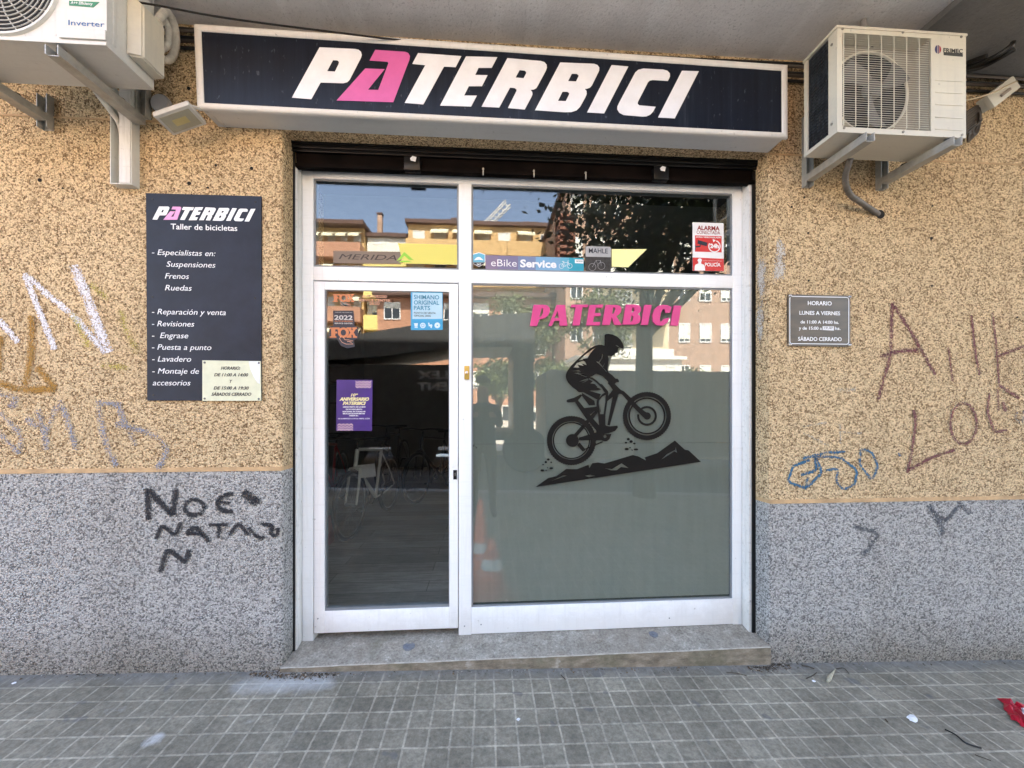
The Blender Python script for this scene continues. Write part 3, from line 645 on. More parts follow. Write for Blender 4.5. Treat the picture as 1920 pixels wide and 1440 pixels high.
for a in ((gx0, gx0 + .007, zr_, gz1), (gx1 - .004, gx1, zr_, gz1), (gx0 + .007, gx1 - .004, zr_, gz0 + .003)): b.box(a[0], a[1], YF + .008, YF + .04, a[2], a[3])
b.build('bead', GREYBEAD, door)
MB().box(gx0 + .003, gx1 - .003, YG, YG + .006, zr_ + .005, gz1 + .004).build('pane', GLASS, door, smooth=0)
zl = Zm(820, 820, 14.4)
x0, z1_ = zl.at(368, 425, YF); x1, z0_ = zl.at(550, 795, YF)
MB().box(x0, x1, YF - .004, YF + .0015, z0_, z1_, .0015).build('lock_plate', WHITE, door)
x0b, z1b = zl.at(430, 882, YF); x1b, z0b = zl.at(530, 1135, YF)
MB().box(x0b, x1b, YF - .003, YF + .0015, z0b, z1b, .001).build('keyhole', BLACKM, door)
b = MB(); cx, cz = zl.at(482, 970, YF); b.cyl((cx, YF - .006, cz), (cx, YF - .002, cz), .0042, n=14).box(cx - .0022, cx + .0022, YF - .0055, YF - .002, cz - .016, cz); b.build('lock_cylinder', CHROME, door)
b = MB(); hx, hz = at(848, 855, YF + .06); b.tube([(hx + .01, YF + .05, hz), (hx - .01, YF + .085, hz), (hx - .07, YF + .09, hz + .001), (hx - .10, YF + .085, hz - .001)], [.011, .011, .010, .008], 10); b.build('handle', WHITE, door)
# doorbell
xa, za = at(875.5, 699, YF)
q = MB(); q.box(xa - .015, xa + .015, YF - .013, YF, za - .041, za + .041, .004); o = q.build('doorbell', BRASS, sf)
q = MB(); q.lathe((xa, YF - .013, za), (0, -1, 0), [(.009, -.001), (.0085, .002), (.0055, .003), (.005, .001), (.0035, .001), (.003, .0035), (0, .0035)], 18); q.build('button', CHROME, o)
b = MB()
for px, py in [(596, 1160), (871, 1174), (1255, 1159), (902, 1171), (1300, 1108)]:
    x, z = at(px, py, YF); MB().cyl((x, YF - .0015, z), (x, YF + .002, z), .004, n=10).build('screw', GREYBEAD, sf)

# ------------------------------------------------------------------ roller shutter, wound up under the lintel
rs = thing('roller_shutter', 'black rolled-up shutter under the lintel above the shop front', 'shutter', ((XL + XR) / 2, .15, 2.85))
zA = ZL - .001; b = MB()
b.box(XL + .001, XR - .001, .078, .15, zA - .012, zA)
b.box(XL + .001, XR - .001, .080, .093, zA - .034, zA - .012, .004).box(XL + .001, XR - .001, .086, .098, zA - .052, zA - .034, .003)
b.box(XL + .001, XR - .001, .15, .46, zh1 + .02, zA); b.build('housing', BLACKM, rs)
zq = (AZ(620, 317, .095) + AZ(1340, 341, .095)) / 2
b = MB(); b.box(XL + .02, XR - .02, .105, .118, zq + .02, zA - .03).box(XL + .02, XR - .02, .090, .125, zq, zq + .022, .003); b.build('bottom_bar', RUST, rs)
b = MB()
for px in (906, 1001, 1098): 
    x = at(px, 320, .095)[0]; b = MB(); b.cyl((x, .093, zq + .03), (x, .106, zq + .03), .006, n=10).box(x - .003, x + .003, .086, .09, zq - .012, zq + .03); b.build('bolt', GALV, rs)
for px, lab in ((773, 'left lock of the shutter with a torn white sticker'), (1239, 'right lock of the shutter')):
    x = at(px, 320, .08)[0]; q = MB(); q.box(x - .045, x + .045, .070, .105, zq - .006, zq + .072, .004); o = q.build('shutter_lock', BLACKM, rs); o['label'] = lab
    q = MB(); q.fill([[(x - .006, zq + .045), (x + .02, zq + .04), (x + .026, zq + .066), (x + .004, zq + .072), (x - .01, zq + .058)]], .0685, .0702); q.build('sticker', PAPERW, o, smooth=0)
b = MB(); b.box(XLI - .012, at(553.6, 700, YI_)[0], YI_ - .006, YF - .064, .072, zA - .055, .001); tagp(b.build('guide_channel', BLACKM, rs), 'black shutter channel at the left wall')
b = MB(); b.box(at(1409.6, 700, YI_)[0], XRI + .012, YI_ - .006, YF - .064, .072, zA - .055, .001); tagp(b.build('guide_channel', BLACKM, rs), 'black shutter channel at the right wall')

# ------------------------------------------------------------------ main sign
YS = -.14
sg = thing('shop_sign', 'long dark lightbox sign with white and pink letters over the doorway', 'sign', (.1, 0, 3.1))
Q = [at(*p, YS) for p in [(362.5, 43.5), (369, 203.5), (1477.8, 258.8), (1477.5, 121)]]      # TL BL BR TR
def lerp2(u, v):
    a = [Q[0][k] + (Q[3][k] - Q[0][k]) * u for k in (0, 1)]; c = [Q[1][k] + (Q[2][k] - Q[1][k]) * u for k in (0, 1)]
    return (a[0] + (c[0] - a[0]) * v, a[1] + (c[1] - a[1]) * v)
def quad(u0, u1, v0, v1): return [lerp2(u0, v0), lerp2(u0, v1), lerp2(u1, v1), lerp2(u1, v0)]
fu, fv = .0112, .085
MB().fill([[lerp2(.004, .02), lerp2(.004, .98), lerp2(.996, .98), lerp2(.996, .02)]], YS + .012, -.002).build('tray', SIGNUNDER, sg, smooth=0)
b = MB()
def bar(pts):                               # rounded frame bar: pts outer a,b then inner c,d
    a, b_, c, d = [Vector((p[0], 0, p[1])) for p in pts]
    prof = [(0, .016), (0, .003), (.15, -.002), (.5, -.004), (.85, -.002), (1, .003), (1, .016)]
    n = len(prof); vv = [a.lerp(d, t) + Vector((0, YS + dy, 0)) for t, dy in prof] + [b_.lerp(c, t) + Vector((0, YS + dy, 0)) for t, dy in prof]
    b.add(vv, [(i, i + 1, n + i + 1, n + i) for i in range(n - 1)])
o4 = quad(0, 1, 0, 1); i4 = quad(fu, 1 - fu, fv, 1 - fv * .9)
for i in range(4): bar([o4[i], o4[(i + 1) % 4], i4[(i + 1) % 4], i4[i]])
b.build('frame', SIGNW, sg, smooth=60)
YFACE = YS + .004
MB().fill([quad(fu * .9, 1 - fu * .9, fv * .9, 1 - fv * .85)], YFACE, YS + .0115).build('face', NAVY, sg, smooth=0)
SA, SB_, SC, SD = Zm(540, 80, 8), Zm(740, 80, 8), Zm(930, 100, 9.143), Zm(1110, 110, 9.143)
LOGO_W = [(SA, [[(475, 72), (1010, 98), (1060, 110), (1095, 140), (1108, 185), (1095, 230), (925, 560), (890, 595), (830, 612), (490, 600), (350, 850), (60, 828)], [(675, 265), (740, 268), (767, 290), (760, 325), (705, 437), (587, 430)]]),
          (SB_, [[(352, 158), (1000, 205), (915, 370), (740, 362), (430, 928), (152, 905), (460, 340), (265, 320)]]),
          (SB_, [[(1070, 208), (1540, 220), (1455, 380), (1258, 380), (1208, 487), (1393, 490), (1310, 655), (1112, 655), (1042, 795), (1232, 797), (1147, 960), (682, 945)]]),
          (SC, [[(195, 85), (770, 135), (830, 155), (868, 200), (872, 250), (855, 300), (715, 560), (690, 600), (650, 622), (590, 628), (620, 665), (625, 705), (610, 745), (492, 965), (205, 940), (350, 650), (350, 620), (320, 598), (240, 590), (55, 932), (-248, 918)], [(405, 290), (490, 298), (515, 320), (515, 350), (472, 430), (335, 418)]]),
          (SC, [[(1100, 160), (1680, 182), (1740, 205), (1770, 250), (1768, 300), (1645, 550), (1610, 590), (1560, 608), (1520, 610), (1550, 650), (1555, 700), (1530, 760), (1440, 920), (1380, 980), (1290, 1010), (1180, 1012), (668, 978)], [(1300, 352), (1385, 355), (1415, 378), (1410, 405), (1370, 485), (1235, 480)], [(1140, 660), (1225, 662), (1255, 685), (1250, 712), (1195, 822), (1062, 818)]]),
          (SD, [[(335, 112), (622, 138), (208, 940), (-86, 924)]]),
          (SD, [[(880, 172), (1220, 190), (1290, 210), (1332, 255), (1335, 310), (1300, 385), (1040, 368), (990, 378), (960, 405), (785, 745), (782, 780), (810, 803), (1090, 828), (1050, 905), (1000, 960), (930, 992), (860, 995), (540, 968), (470, 930), (432, 870), (435, 820), (470, 745), (740, 240), (790, 195)]]),
          (SD, [[(1540, 210), (1830, 218), (1418, 1025), (1130, 1010)]])]
LOGO_P = [(SA, [[(1310, 110), (1760, 140), (1805, 160), (1830, 205), (1820, 260), (1580, 895), (730, 870), (1160, 390), (1450, 400), (1200, 708), (1355, 712), (1508, 310), (1495, 290), (1225, 270)]])]
WL = [[z.on(l, YFACE) for l in L] for z, L in LOGO_W]; PL = [[z.on(l, YFACE) for l in L] for z, L in LOGO_P]
b = MB()
for L in WL: MB().fill(L, YFACE - .0015, YFACE - .0002).build('letter', VWHITE, sg, smooth=0)
b = MB()
for L in PL: b.fill(L, YFACE - .0015, YFACE - .0002)
tagp(b.build('letter', VPINK, sg, smooth=0), 'pink letter A')
# normalised logo: affine map from the big sign to any rectangle
allp = [p for L in WL + PL for l in L for p in l]
lx0, lx1 = min(p[0] for p in allp), max(p[0] for p in allp)
def tilt(p): return p[1] - (-.0125) * (p[0] - lx0)
lz0, lz1 = min(tilt(p) for p in allp), max(tilt(p) for p in allp)
def logo(L, x0, x1, z0, z1): return [[(x0 + (p[0] - lx0) / (lx1 - lx0) * (x1 - x0), z0 + (tilt(p) - lz0) / (lz1 - lz0) * (z1 - z0)) for p in l] for l in L]

# ------------------------------------------------------------------ left board and the notice pinned on it
YP = -.008
ib = thing('information_board', 'tall slate grey board listing bicycle repair services on the left wall', 'sign', (-1.5, 0, 2.03))
pc = [at(*p, YP) for p in [(273.6, 362), (276, 751), (489.5, 751), (490, 368)]]
MB().fill([pc], YP, -.001).build('board', PANEL, ib, smooth=0)
Zi = Zm(240, 340, 3.272); Zj = Zm(270, 370, 8.348)
x0, z0 = Zj.at(135, 368, YP); x1, z1 = Zj.at(1745, 160, YP); z0 = (z0 + Zj.at(1600, 370, YP)[1]) / 2; z1 = (z1 + Zj.at(300, 157, YP)[1]) / 2
for L in WL: MB().fill(logo(L, x0, x1, z0, z1), YP - .0012, YP + .0003).build('letter', TXTW, ib, smooth=0)
def tline(b, z, s, xa, xb, base, cap, y, shear=0, bold=0, t=.001, dy=0):
    p0, p1 = z.at(xa, base, y), z.at(xb, base, y); c = z.at((xa + xb) / 2, base - cap, y)[1] - z.at((xa + xb) / 2, base, y)[1]
    b.text(s, p0[0], p1[0], (p0[1] + p1[1]) / 2 + dy, c, y - .0003, t, shear, bold)
b = MB(); tline(b, Zi, 'Taller de bicicletas', 263, 671, 299, 33, YP, 0, .005); b.build('lettering', TXTW, ib, smooth=0)
for s, xa, xb, base in [('- Especialistas en:', 148, 537, 455), ('Suspensiones', 237, 537, 527), ('Frenos', 228, 375, 598), ('Ruedas', 228, 392, 670), ('- Reparación y venta', 148, 600, 818), ('- Revisiones', 148, 407, 890), ('-  Engrase', 148, 370, 962), ('- Puesta a punto', 148, 512, 1034), ('- Lavadero', 150, 388, 1106), ('- Montaje de', 150, 436, 1180), ('accesorios', 153, 384, 1252)]:
    b = MB(); tline(b, Zi, s, xa, xb, base, 33, YP,   .22, -.004); b.build('lettering', TXTW, ib, smooth=0)
b = MB()
for L in PL: b.fill(logo(L, x0, x1, z0, z1), YP - .0012, YP + .0003)
tagp(b.build('letter', LPINK, ib, smooth=0), 'pink letter A')
b = MB()
for p in [(150, 108), (782, 126), (150, 709), (779, 716), (155, 1312)]:
    x, z = Zi.at(*p, YP); MB().lathe((x, YP, z), (0, -1, 0), [(.0055, -.001), (.005, .0015), (0, .002)], 12).build('screw', BLACKM, ib)
SCUFF = spray('glue_scuff', (.10, .095, .085), .48, 120)
b = MB()
for pts in ([(390, 1050), (620, 1045), (800, 1050)], [(400, 1060), (430, 1120), (440, 1330)], [(640, 1060), (760, 1055)]): b.ribbon(Zi.on(pts, YP), .009, YP - .0006)
b.build('glue_mark', SCUFF, ib, smooth=0)
YN = YP - .004; PIN = plain('grey_pin', (.13, .13, .13), .4, .5)
nt = thing('opening_hours_notice', 'pale yellow paper with opening hours pinned to the corner of the slate board', 'notice', (-1.32, YP, 1.5))
MB().fill([Zi.on([(456, 1098), (456, 1347), (816, 1346), (814, 1103)], YN)], YN, YP - .0011).build('sheet', PAPER, nt, smooth=0)
MB().fill([Zi.on([(742, 1104), (750, 1150), (772, 1200), (795, 1235), (808, 1243), (810, 1105)], YN)], YN - .0006, YN - .0001).build('torn_patch', PAPERW, nt, smooth=0)
b = MB()
for s, xa, xb, base in [('HORARIO:', 570, 690, 1155), ('DE 11:00 A 14:00', 528, 738, 1196), ('Y', 624, 641, 1236), ('DE 15:00 A 19:30', 525, 742, 1277), ('SÁBADOS CERRADO', 512, 757, 1315)]:
    b = MB(); tline(b, Zi, s, xa, xb, base, 18, YN, .3, .03, .0006); b.build('lettering', TXTD, nt, smooth=0)
b = MB()
for p in [(470, 1112), (803, 1114), (470, 1333), (802, 1335)]:
    x, z = Zi.at(*p, YN); MB().lathe((x, YN, z), (0, -1, 0), [(.006, -.001), (.005, .002), (0, .003)], 12).build('pin', PIN, nt)

# ------------------------------------------------------------------ bronze plaque on the right
YQ = -.010; Zq = Zm(1460, 540, 12)
pq = thing('opening_hours_plaque', 'bronze plaque with white opening hours on the right wall', 'plaque', (1.95, 0, 1.95))
MB().fill([Zq.on([(205, 140), (210, 1300), (1615, 1322), (1612, 170)], YQ)], YQ, -.0035).build('plate', PLAQUE, pq, smooth=0)
(x0, z1), (x1, z0) = Zq.at(243, 180, YQ), Zq.at(1583, 1272, YQ)
b = MB(); b.fill([rrect(x0, x1, z0, z1, .016), rrect(x0 + .0038, x1 - .0038, z0 + .0038, z1 - .0038, .0125)], YQ - .0008, YQ + .0002)
for s, xa, xb, base, cap in [('HORARIO', 655, 1190, 388, 88), ('LUNES A VIERNES', 465, 1380, 606, 82), ('de 11:00 A 14:00 hs.', 490, 1350, 802, 68), ('y de 15:00 a', 455, 968, 938, 68), ('hs.', 1268, 1388, 942, 68), ('SÁBADO CERRADO', 435, 1415, 1190, 82)]:
    q = MB(); tline(q, Zq, s, xa, xb, base, cap, YQ, 0, .012, .0008); q.build('lettering', TXTW, pq, smooth=0)
b.build('border', TXTW, pq, smooth=0)
MB().fill([Zq.on([(988, 860), (988, 945), (1240, 958), (1243, 862)], YQ)], YQ - .0009, YQ - .0001).build('correction_label', PAPERW, pq, smooth=0)
b = MB(); tline(b, Zq, '19.30', 1012, 1210, 925, 55, YQ - .0012, .4, 0, .0005); b.build('handwriting', TXTD, pq, smooth=0)
b = MB()
for p in [(250, 178), (1590, 200), (250, 1270), (1590, 1285)]:
    x, z = Zq.at(*p, YQ); MB().lathe((x, -.004, z), (0, -1, 0), [(.012, 0), (.012, .004), (.0085, .010), (.008, .013), (.005, .016), (0, .017)], 16).build('standoff_screw', CHROME, pq)
# ------------------------------------------------------------------ stickers on the panes
YT = YG - .0012
def sticker(name, label, cat, pts, mat, y=YT, group=None):
    xs = [p[0] for p in pts]; zs = [p[1] for p in pts]
    t = thing(name, label, cat, (sum(xs) / len(xs), y, min(zs)), group)
    if mat: MB().fill([pts], y, YG - .0003).build('sheet', mat, t, smooth=0)
    return t
def lines(t, z, rows, mat, y=YT, name='lettering', dy=0):
    for r_ in rows:
        b = MB(); s, xa, xb, base, cap = r_[:5]; sh = r_[5] if len(r_) > 5 else 0; bo = r_[6] if len(r_) > 6 else 0
        tline(b, z, s, xa, xb, base, cap, y, sh, bo, .0006); b.build(name, mat, t, smooth=0)
TQ = plain('translucent_brown', (.16, .12, .09), .35, 0, .1); GREENL = plain('lime_green', (.22, .50, .03), .4); BROWND = plain('dark_brown_ink', (.035, .022, .016), .45)
Z3 = Zm(540, 240, 4.174)
t = sticker('bike_maker_sticker', 'smoky brown sticker with a green mountain mark in the pane above the door', 'sticker', Z3.on([(355, 962), (355, 1058), (880, 1064), (880, 968)], YT), TQ)
lines(t, Z3, [('MERIDA', 397, 850, 1031, 40, .28, 0)], BROWND)
b = MB(); b.fill([Z3.on([(850, 1040), (910, 970), (985, 1035), (945, 1030), (912, 1000), (880, 1030)], YT - .0004)], YT - .0008, YT).fill([Z3.on([(862, 1050), (890, 1038), (935, 1038), (970, 1050)], YT - .0004)], YT - .0008, YT); b.build('emblem', GREENL, t, smooth=0)
Z8 = Zm(880, 450, 7.111)
cols = [(.19, .145, .24), (.165, .15, .27), (.155, .21, .36), (.17, .36, .56), (.10, .38, .52), (.012, .31, .43)]
xs_ = [215, 385, 650, 885, 1215, 1330, 1525]
t = sticker('service_banner', 'violet to turquoise banner sticker at the foot of the pane above the window', 'sticker', Z8.on([(215, 200), (215, 390), (1520, 425), (1525, 242)], YT), None)
b = MB()
for i in range(6):
    f_ = lambda x: (200 + (x - 215) * .032, 390 + (x - 215) * .027)
    a, c = xs_[i], xs_[i + 1]; b.use(i).fill([Z8.on([(a, f_(a)[0]), (a, f_(a)[1]), (c, f_(c)[1]), (c, f_(c)[0])], YT)], YT, YG - .0003)
b.build('sheet', [plain('banner_tone_%d' % i, c, .4, 0, .05) for i, c in enumerate(cols)], t, smooth=0)
lines(t, Z8, [('eBike', 290, 632, 352, 92, 0, -.006), ('Service', 678, 1162, 364, 94, 0, .035)], TXTW)
b = MB()
def wire(b, z, pts, w, y, closed=False):
    P = z.on(pts, y); b.tube([(p[0], y, p[1]) for p in P], w, 5, closed=closed)
for c_ in ((1228, 348), (1340, 345)): wire(b, Z8, circ(c_[0], c_[1], 31, 20), .0011, YT - .0008, True)
for pts in ([(1228, 348), (1255, 300), (1318, 300), (1340, 345)], [(1255, 300), (1285, 350), (1318, 300)], [(1228, 348), (1285, 350)], [(1250, 285), (1255, 300)], [(1236, 285), (1266, 285)], [(1318, 300), (1308, 280), (1330, 278)]): wire(b, Z8, pts, .0011, YT - .0008)
b.build('bicycle_symbol', TXTW, t, smooth=0)
MB().fill([Z8.on([(1408, 258), (1408, 308), (1520, 314), (1522, 262)], YT - .0005)], YT - .0006, YT).build('tag', TXTW, t, smooth=0)
lines(t, Z8, [('BOSCH', 1428, 1510, 292, 17, 0, .01)], TXTD, YT - .0008, 'tag_lettering')
YVIN = plain('pale_yellow_vinyl', (.93, .88, .40), .5, 0, .03)
def thinvinyl(name, col, a):
    m = NT(name); m.p(Base_Color=col, Roughness=.5); tr = m.n('BsdfTransparent'); mx = m.n('MixShader', i_0=a); m.set(mx.inputs[1], tr); m.set(mx.inputs[2], m.b.outputs[0]); m.t.links.new(mx.outputs[0], m.out.inputs['Surface']); return m.m
sticker('yellow_sticker', 'plain pale yellow slanted sticker right of the silver sticker in the upper pane', 'sticker', [at(*q, YT) for q in [(1147, 467), (1147, 500), (1178, 501), (1213, 467)]], YVIN)
sticker('yellow_sticker', 'see-through yellow film in the right corner of the pane above the door', 'sticker', [at(*q, YT) for q in [(746, 456), (756, 494), (858.5, 496), (858.5, 459)]], thinvinyl('thin_yellow_vinyl', (.93, .84, .20), .62))
SKYB = plain('sky_blue_ink', (.11, .42, .58), .4); SKYBL = plain('pale_blue_ink', (.30, .56, .70), .4, 0, .05); NAVYI = plain('navy_ink', (.010, .016, .035), .4)
sh = lambda k, dz=0: [(126 + (x - 126) * k, 262 + (y - 262) * k + dz) for x, y in [(126, 163), (212, 190), (213, 280), (195, 320), (126, 358), (58, 320), (38, 280), (40, 190)]]
t = sticker('shield_sticker', 'small shield shaped blue and black sticker left of the violet banner', 'sticker', Z8.on(sh(1), YT), TXTW)
MB().fill([Z8.on([(126, 172), (204, 197), (205, 296), (48, 296), (48, 197)], YT - .0005)], YT - .0007, YT).build('blue_field', SKYB, t, smooth=0)
MB().fill([Z8.on([(48, 299), (205, 299), (190, 318), (126, 350), (64, 318)], YT - .0005)], YT - .0007, YT).build('black_field', NAVYI, t, smooth=0)
b = MB(); b.fill([Z8.on([(62, 270), (95, 235), (118, 226), (145, 230), (192, 270), (130, 262)], YT - .001)], YT - .0011, YT); b.build('emblem', TXTW, t, smooth=0)
lines(t, Z8, [('24/7', 95, 158, 336, 22, .2, .03)], TXTW, YT - .0008)
t = sticker('battery_sticker', 'rounded silver and black sticker at the right end of the violet banner', 'sticker', [], None) if False else thing('drive_system_sticker', 'rounded silver and black sticker at the right end of the violet banner', 'sticker', (*[Z8.at(1715, 420, YT)[0], YT], Z8.at(1715, 420, YT)[1]))
(x0, z1), (x1, z0) = Z8.at(1550, 82, YT), Z8.at(1888, 422, YT); zm = Z8.at(1700, 225, YT)[1]; rr = rrect(x0, x1, z0, z1, .012)
SILV = plain('silver_foil', (.40, .41, .43), .35, .2, .1); CHAR = plain('charcoal_foil', (.035, .036, .04), .3, .2, .4, 40)
MB().fill([[p for p in rr if p[1] >= zm] + [(x0, zm), (x1, zm)]], YT, YG - .0003).build('upper_field', SILV, t, smooth=0)
MB().fill([[(x1, zm), (x0, zm)] + [p for p in rr if p[1] < zm]], YT, YG - .0003).build('lower_field', CHAR, t, smooth=0)
lines(t, Z8, [('MAHLE', 1592, 1846, 176, 62, 0, .012)], NAVYI)
b = MB()
for c_ in ((1640, 360), (1760, 345)): wire(b, Z8, circ(c_[0], c_[1], 48, 20), .0009, YT - .0007, True)
for pts in ([(1640, 360), (1690, 270), (1750, 275), (1760, 345)], [(1690, 270), (1720, 350), (1750, 275)]): wire(b, Z8, pts, .0009, YT - .0007)
b.build('bicycle_symbol', SILV, t, smooth=0)
# alarm plate
Z7 = Zm(1285, 400, 12); RED = plain('signal_red', (.60, .025, .025), .4, 0, .08); DRED = plain('dark_red_ink', (.26, .01, .015), .45); PINKI = plain('pale_pink_ink', (.72, .38, .36), .5)
t = sticker('alarm_notice', 'red and white alarm and police notice in the right end of the upper pane', 'notice', Z7.on([(162, 200), (165, 1292), (868, 1302), (860, 222)], YT), TXTW)
b = MB(); b.fill([Z7.on([(218, 495), (218, 862), (815, 880), (815, 515)], YT)], YT - .0006, YT - .0001).fill([Z7.on([(165, 992), (167, 1290), (866, 1300), (862, 1022)], YT)], YT - .0006, YT - .0001)
b.build('red_field', RED, t, smooth=0)
lines(t, Z7, [('ALARMA', 265, 770, 380, 92, 0, .03), ('CONECTADA', 252, 780, 468, 72)], DRED, YT - .0003)
lines(t, Z7, [('ZONA VIDEOVIGILADA', 235, 795, 556, 32, 0, .02), ('24h', 556, 752, 780, 88, 0, .05), ('POLICÍA', 440, 790, 1192, 76, 0, .02)], TXTW, YT - .0007, 'white_lettering')
lines(t, Z7, [('AVISO INMEDIATO A LA', 398, 815, 1082, 30)], PINKI, YT - .0007, 'small_lettering')
b = MB(); yk = YT - .0008
b.fill([Z7.on(arc(655, 740, 138, -70, 210, 30) + arc(655, 740, 116, 210, -70, 30), yk)], yk - .0003, yk + .0002)
b.fill([Z7.on([(615, 580), (685, 605), (630, 650)], yk)], yk - .0004, yk + .0002)
b.fill([Z7.on([(205, 1285), (215, 1180), (235, 1150), (295, 1125), (290, 1085), (275, 1060), (290, 1025), (325, 1010), (365, 1028), (375, 1060), (360, 1085), (355, 1130), (415, 1155), (440, 1200), (445, 1288)], yk)], yk - .0003, yk + .0002)
b.build('white_symbols', TXTW, t, smooth=0)
b = MB(); b.fill([Z7.on([(285, 600), (500, 660), (480, 740), (345, 705), (340, 760), (235, 770), (235, 830), (220, 830), (220, 690), (240, 740), (325, 725), (325, 700), (270, 680)], yk)], yk - .0003, yk + .0002); b.build('camera_symbol', NAVYI, t, smooth=0)
# stickers on the door pane
Z5 = Zm(610, 540, 8); Zd = Zm(560, 520, 4.235)
ORNG = plain('orange_ink', (.55, .19, .075), .45, 0, .06); ORNL = plain('pale_orange_ink', (.68, .36, .24), .45, 0, .05)
def fox(t, x0, x1, base, top, mat, y):
    """ three heavy slab letters with a curling tail """
    b = MB(); w = x1 - x0; h = base - top
    P = lambda pts: Z5.on([(x0 + p[0] * w, base - p[1] * h) for p in pts], y)
    b.fill([P([(0, 0), (.24, 0), (.24, .14), (.2, .14), (.2, .42), (.27, .42), (.27, .60), (.2, .60), (.2, .82), (.29, .82), (.29, .70), (.36, .70), (.36, 1), (0, 1), (0, .86), (.05, .86), (.05, .14), (0, .14)])], y - .0006, y)
    o = [(.5 + .205 * math.cos(a), .5 + .5 * math.sin(a)) for a in (2 * math.pi * i / 28 for i in range(28))]
    b.fill([P(o), P([(.5 + .1 * math.cos(2 * math.pi * i / 20), .5 + .30 * math.sin(2 * math.pi * i / 20)) for i in range(20)])], y - .00065, y)
    b.fill([P([(.62, 1), (.62, .86), (.67, .86), (.76, .5), (.66, .14), (.62, .14), (.62, 0), (.80, 0), (.80, .14), (.78, .14), (.82, .34), (.87, .14), (.85, .14), (.85, 0), (1, 0), (1, .14), (.96, .14), (.88, .52), (.96, .86), (1, .86), (1, 1), (.83, 1), (.83, .86), (.86, .86), (.82, .70), (.78, .86), (.8, .86), (.8, 1)])], y - .0007, y)
    b.build('lettering', mat, t, smooth=0)
    b = MB()
    for pts in ([(.42, .2), (.36, -.1), (.45, -.45), (.6, -.62), (.86, -.62), (.76, -.42), (.64, -.38), (.86, -.30), (.7, -.22), (.56, -.2), (.5, .05)],):
        P_ = P(pts); b.tube([(p[0], y - .0008, p[1]) for p in P_], .0016, 5)
    b.build('tail', ORNL, t, smooth=0)
c0 = Z5.at(270, 260, YT); t = thing('service_center_sticker', 'orange slab lettering dated 2020 in the top left corner of the door pane', 'sticker', (c0[0], YT, c0[1]))
fox(t, 112, 436, 210, 92, ORNG, YT)
lines(t, Z5, [('AUTHORIZED', 548, 928, 145, 36, 0, .01), ('SERVICE CENTER', 498, 978, 203, 36, 0, .015), ('2020', 660, 812, 250, 36, 0, .015)], ORNL, YT, 'small_lettering')
c0 = Z5.at(270, 800, YT); t = thing('service_center_sticker', 'black backed orange sticker dated 2022 below the orange lettering on the door pane', 'sticker', (c0[0], YT, c0[1]))
MB().fill([Z5.on([(118, 340), (118, 570), (60, 585), (60, 755), (180, 770), (230, 860), (330, 905), (440, 880), (430, 780), (490, 755), (490, 585), (440, 570), (420, 340)], YT)], YT, YG - .0003).build('sheet', NAVYI, t, smooth=0)
fox(t, 68, 474, 746, 592, ORNG, YT - .0003)
lines(t, Z5, [('2022', 135, 410, 476, 64, 0, .025), ('SERVICE CENTER', 138, 410, 540, 18, 0, .02), ('MASTER TECHNICIAN', 150, 405, 372, 10)], plain('silver_ink', (.50, .50, .50), .4), YT - .0003, 'silver_lettering')
lines(t, Z5, [('AUTHORIZED', 138, 412, 508, 20, 0, .01)], ORNG, YT - .0003, 'orange_lettering')
BLUP = plain('pale_blue_sheet', (.40, .60, .72), .4, 0, .06); BLUM = plain('cyan_blue_ink', (.03, .31, .56), .4, 0, .06); TEAL = plain('teal_ink', (.02, .20, .33), .45)
t = sticker('parts_sticker', 'blue sticker listing original parts in the top right corner of the door pane', 'sticker', Z5.on([(1282, 60), (1284, 632), (1762, 628), (1760, 62)], YT), BLUM)
MB().fill([Z5.on([(1306, 72), (1306, 465), (1752, 463), (1752, 76)], YT)], YT - .0006, YT - .0001).build('upper_field', BLUP, t, smooth=0)
lines(t, Z5, [('SHIMANO', 1328, 1708, 168, 60, 0, .014), ('ORIGINAL', 1328, 1708, 250, 60, 0, .014), ('PARTS', 1328, 1572, 330, 60, 0, .014)], TEAL, YT - .0007)
lines(t, Z5, [('PUNTO DE VENTA', 1330, 1656, 388, 26, 0, .008), ('OFICIAL 2026', 1330, 1582, 430, 26, 0, .008)], TXTD, YT - .0007, 'dark_lettering')
b = MB(); y = YT - .0004
b.fill([Z5.on(circ(1463, 562, 42, 12), y), Z5.on(circ(1463, 562, 28, 12), y)], y - .0003, y + .0002).fill([Z5.on(circ(1463, 562, 12, 10), y)], y - .0003, y + .0002)
for k in range(6):
    a = k * math.pi / 3; b.fill([Z5.on([(1463 + 8 * math.cos(a + 1.2), 562 + 8 * math.sin(a + 1.2)), (1463 + 32 * math.cos(a + .2), 562 + 32 * math.sin(a + .2)), (1463 + 32 * math.cos(a - .2), 562 + 32 * math.sin(a - .2))], y)], y - .00035, y + .0002)
b.fill([Z5.on(circ(1680, 560, 43, 24), y), Z5.on(circ(1680, 560, 10, 12), y)], y - .0003, y + .0002)
b.fill([Z5.on([(1330, 528), (1390, 528), (1382, 575), (1340, 575)], y)], y - .0003, y + .0002).fill([Z5.on([(1340, 580), (1385, 580), (1385, 598), (1340, 598)], y)], y - .0003, y + .0002)
b.fill([Z5.on([(1540, 522), (1560, 520), (1562, 552), (1590, 545), (1605, 552), (1598, 600), (1578, 600), (1576, 572), (1552, 576), (1548, 548)], y)], y - .0003, y + .0002)
b.build('white_symbols', plain('ice_blue_ink', (.55, .72, .82), .4), t, smooth=0)
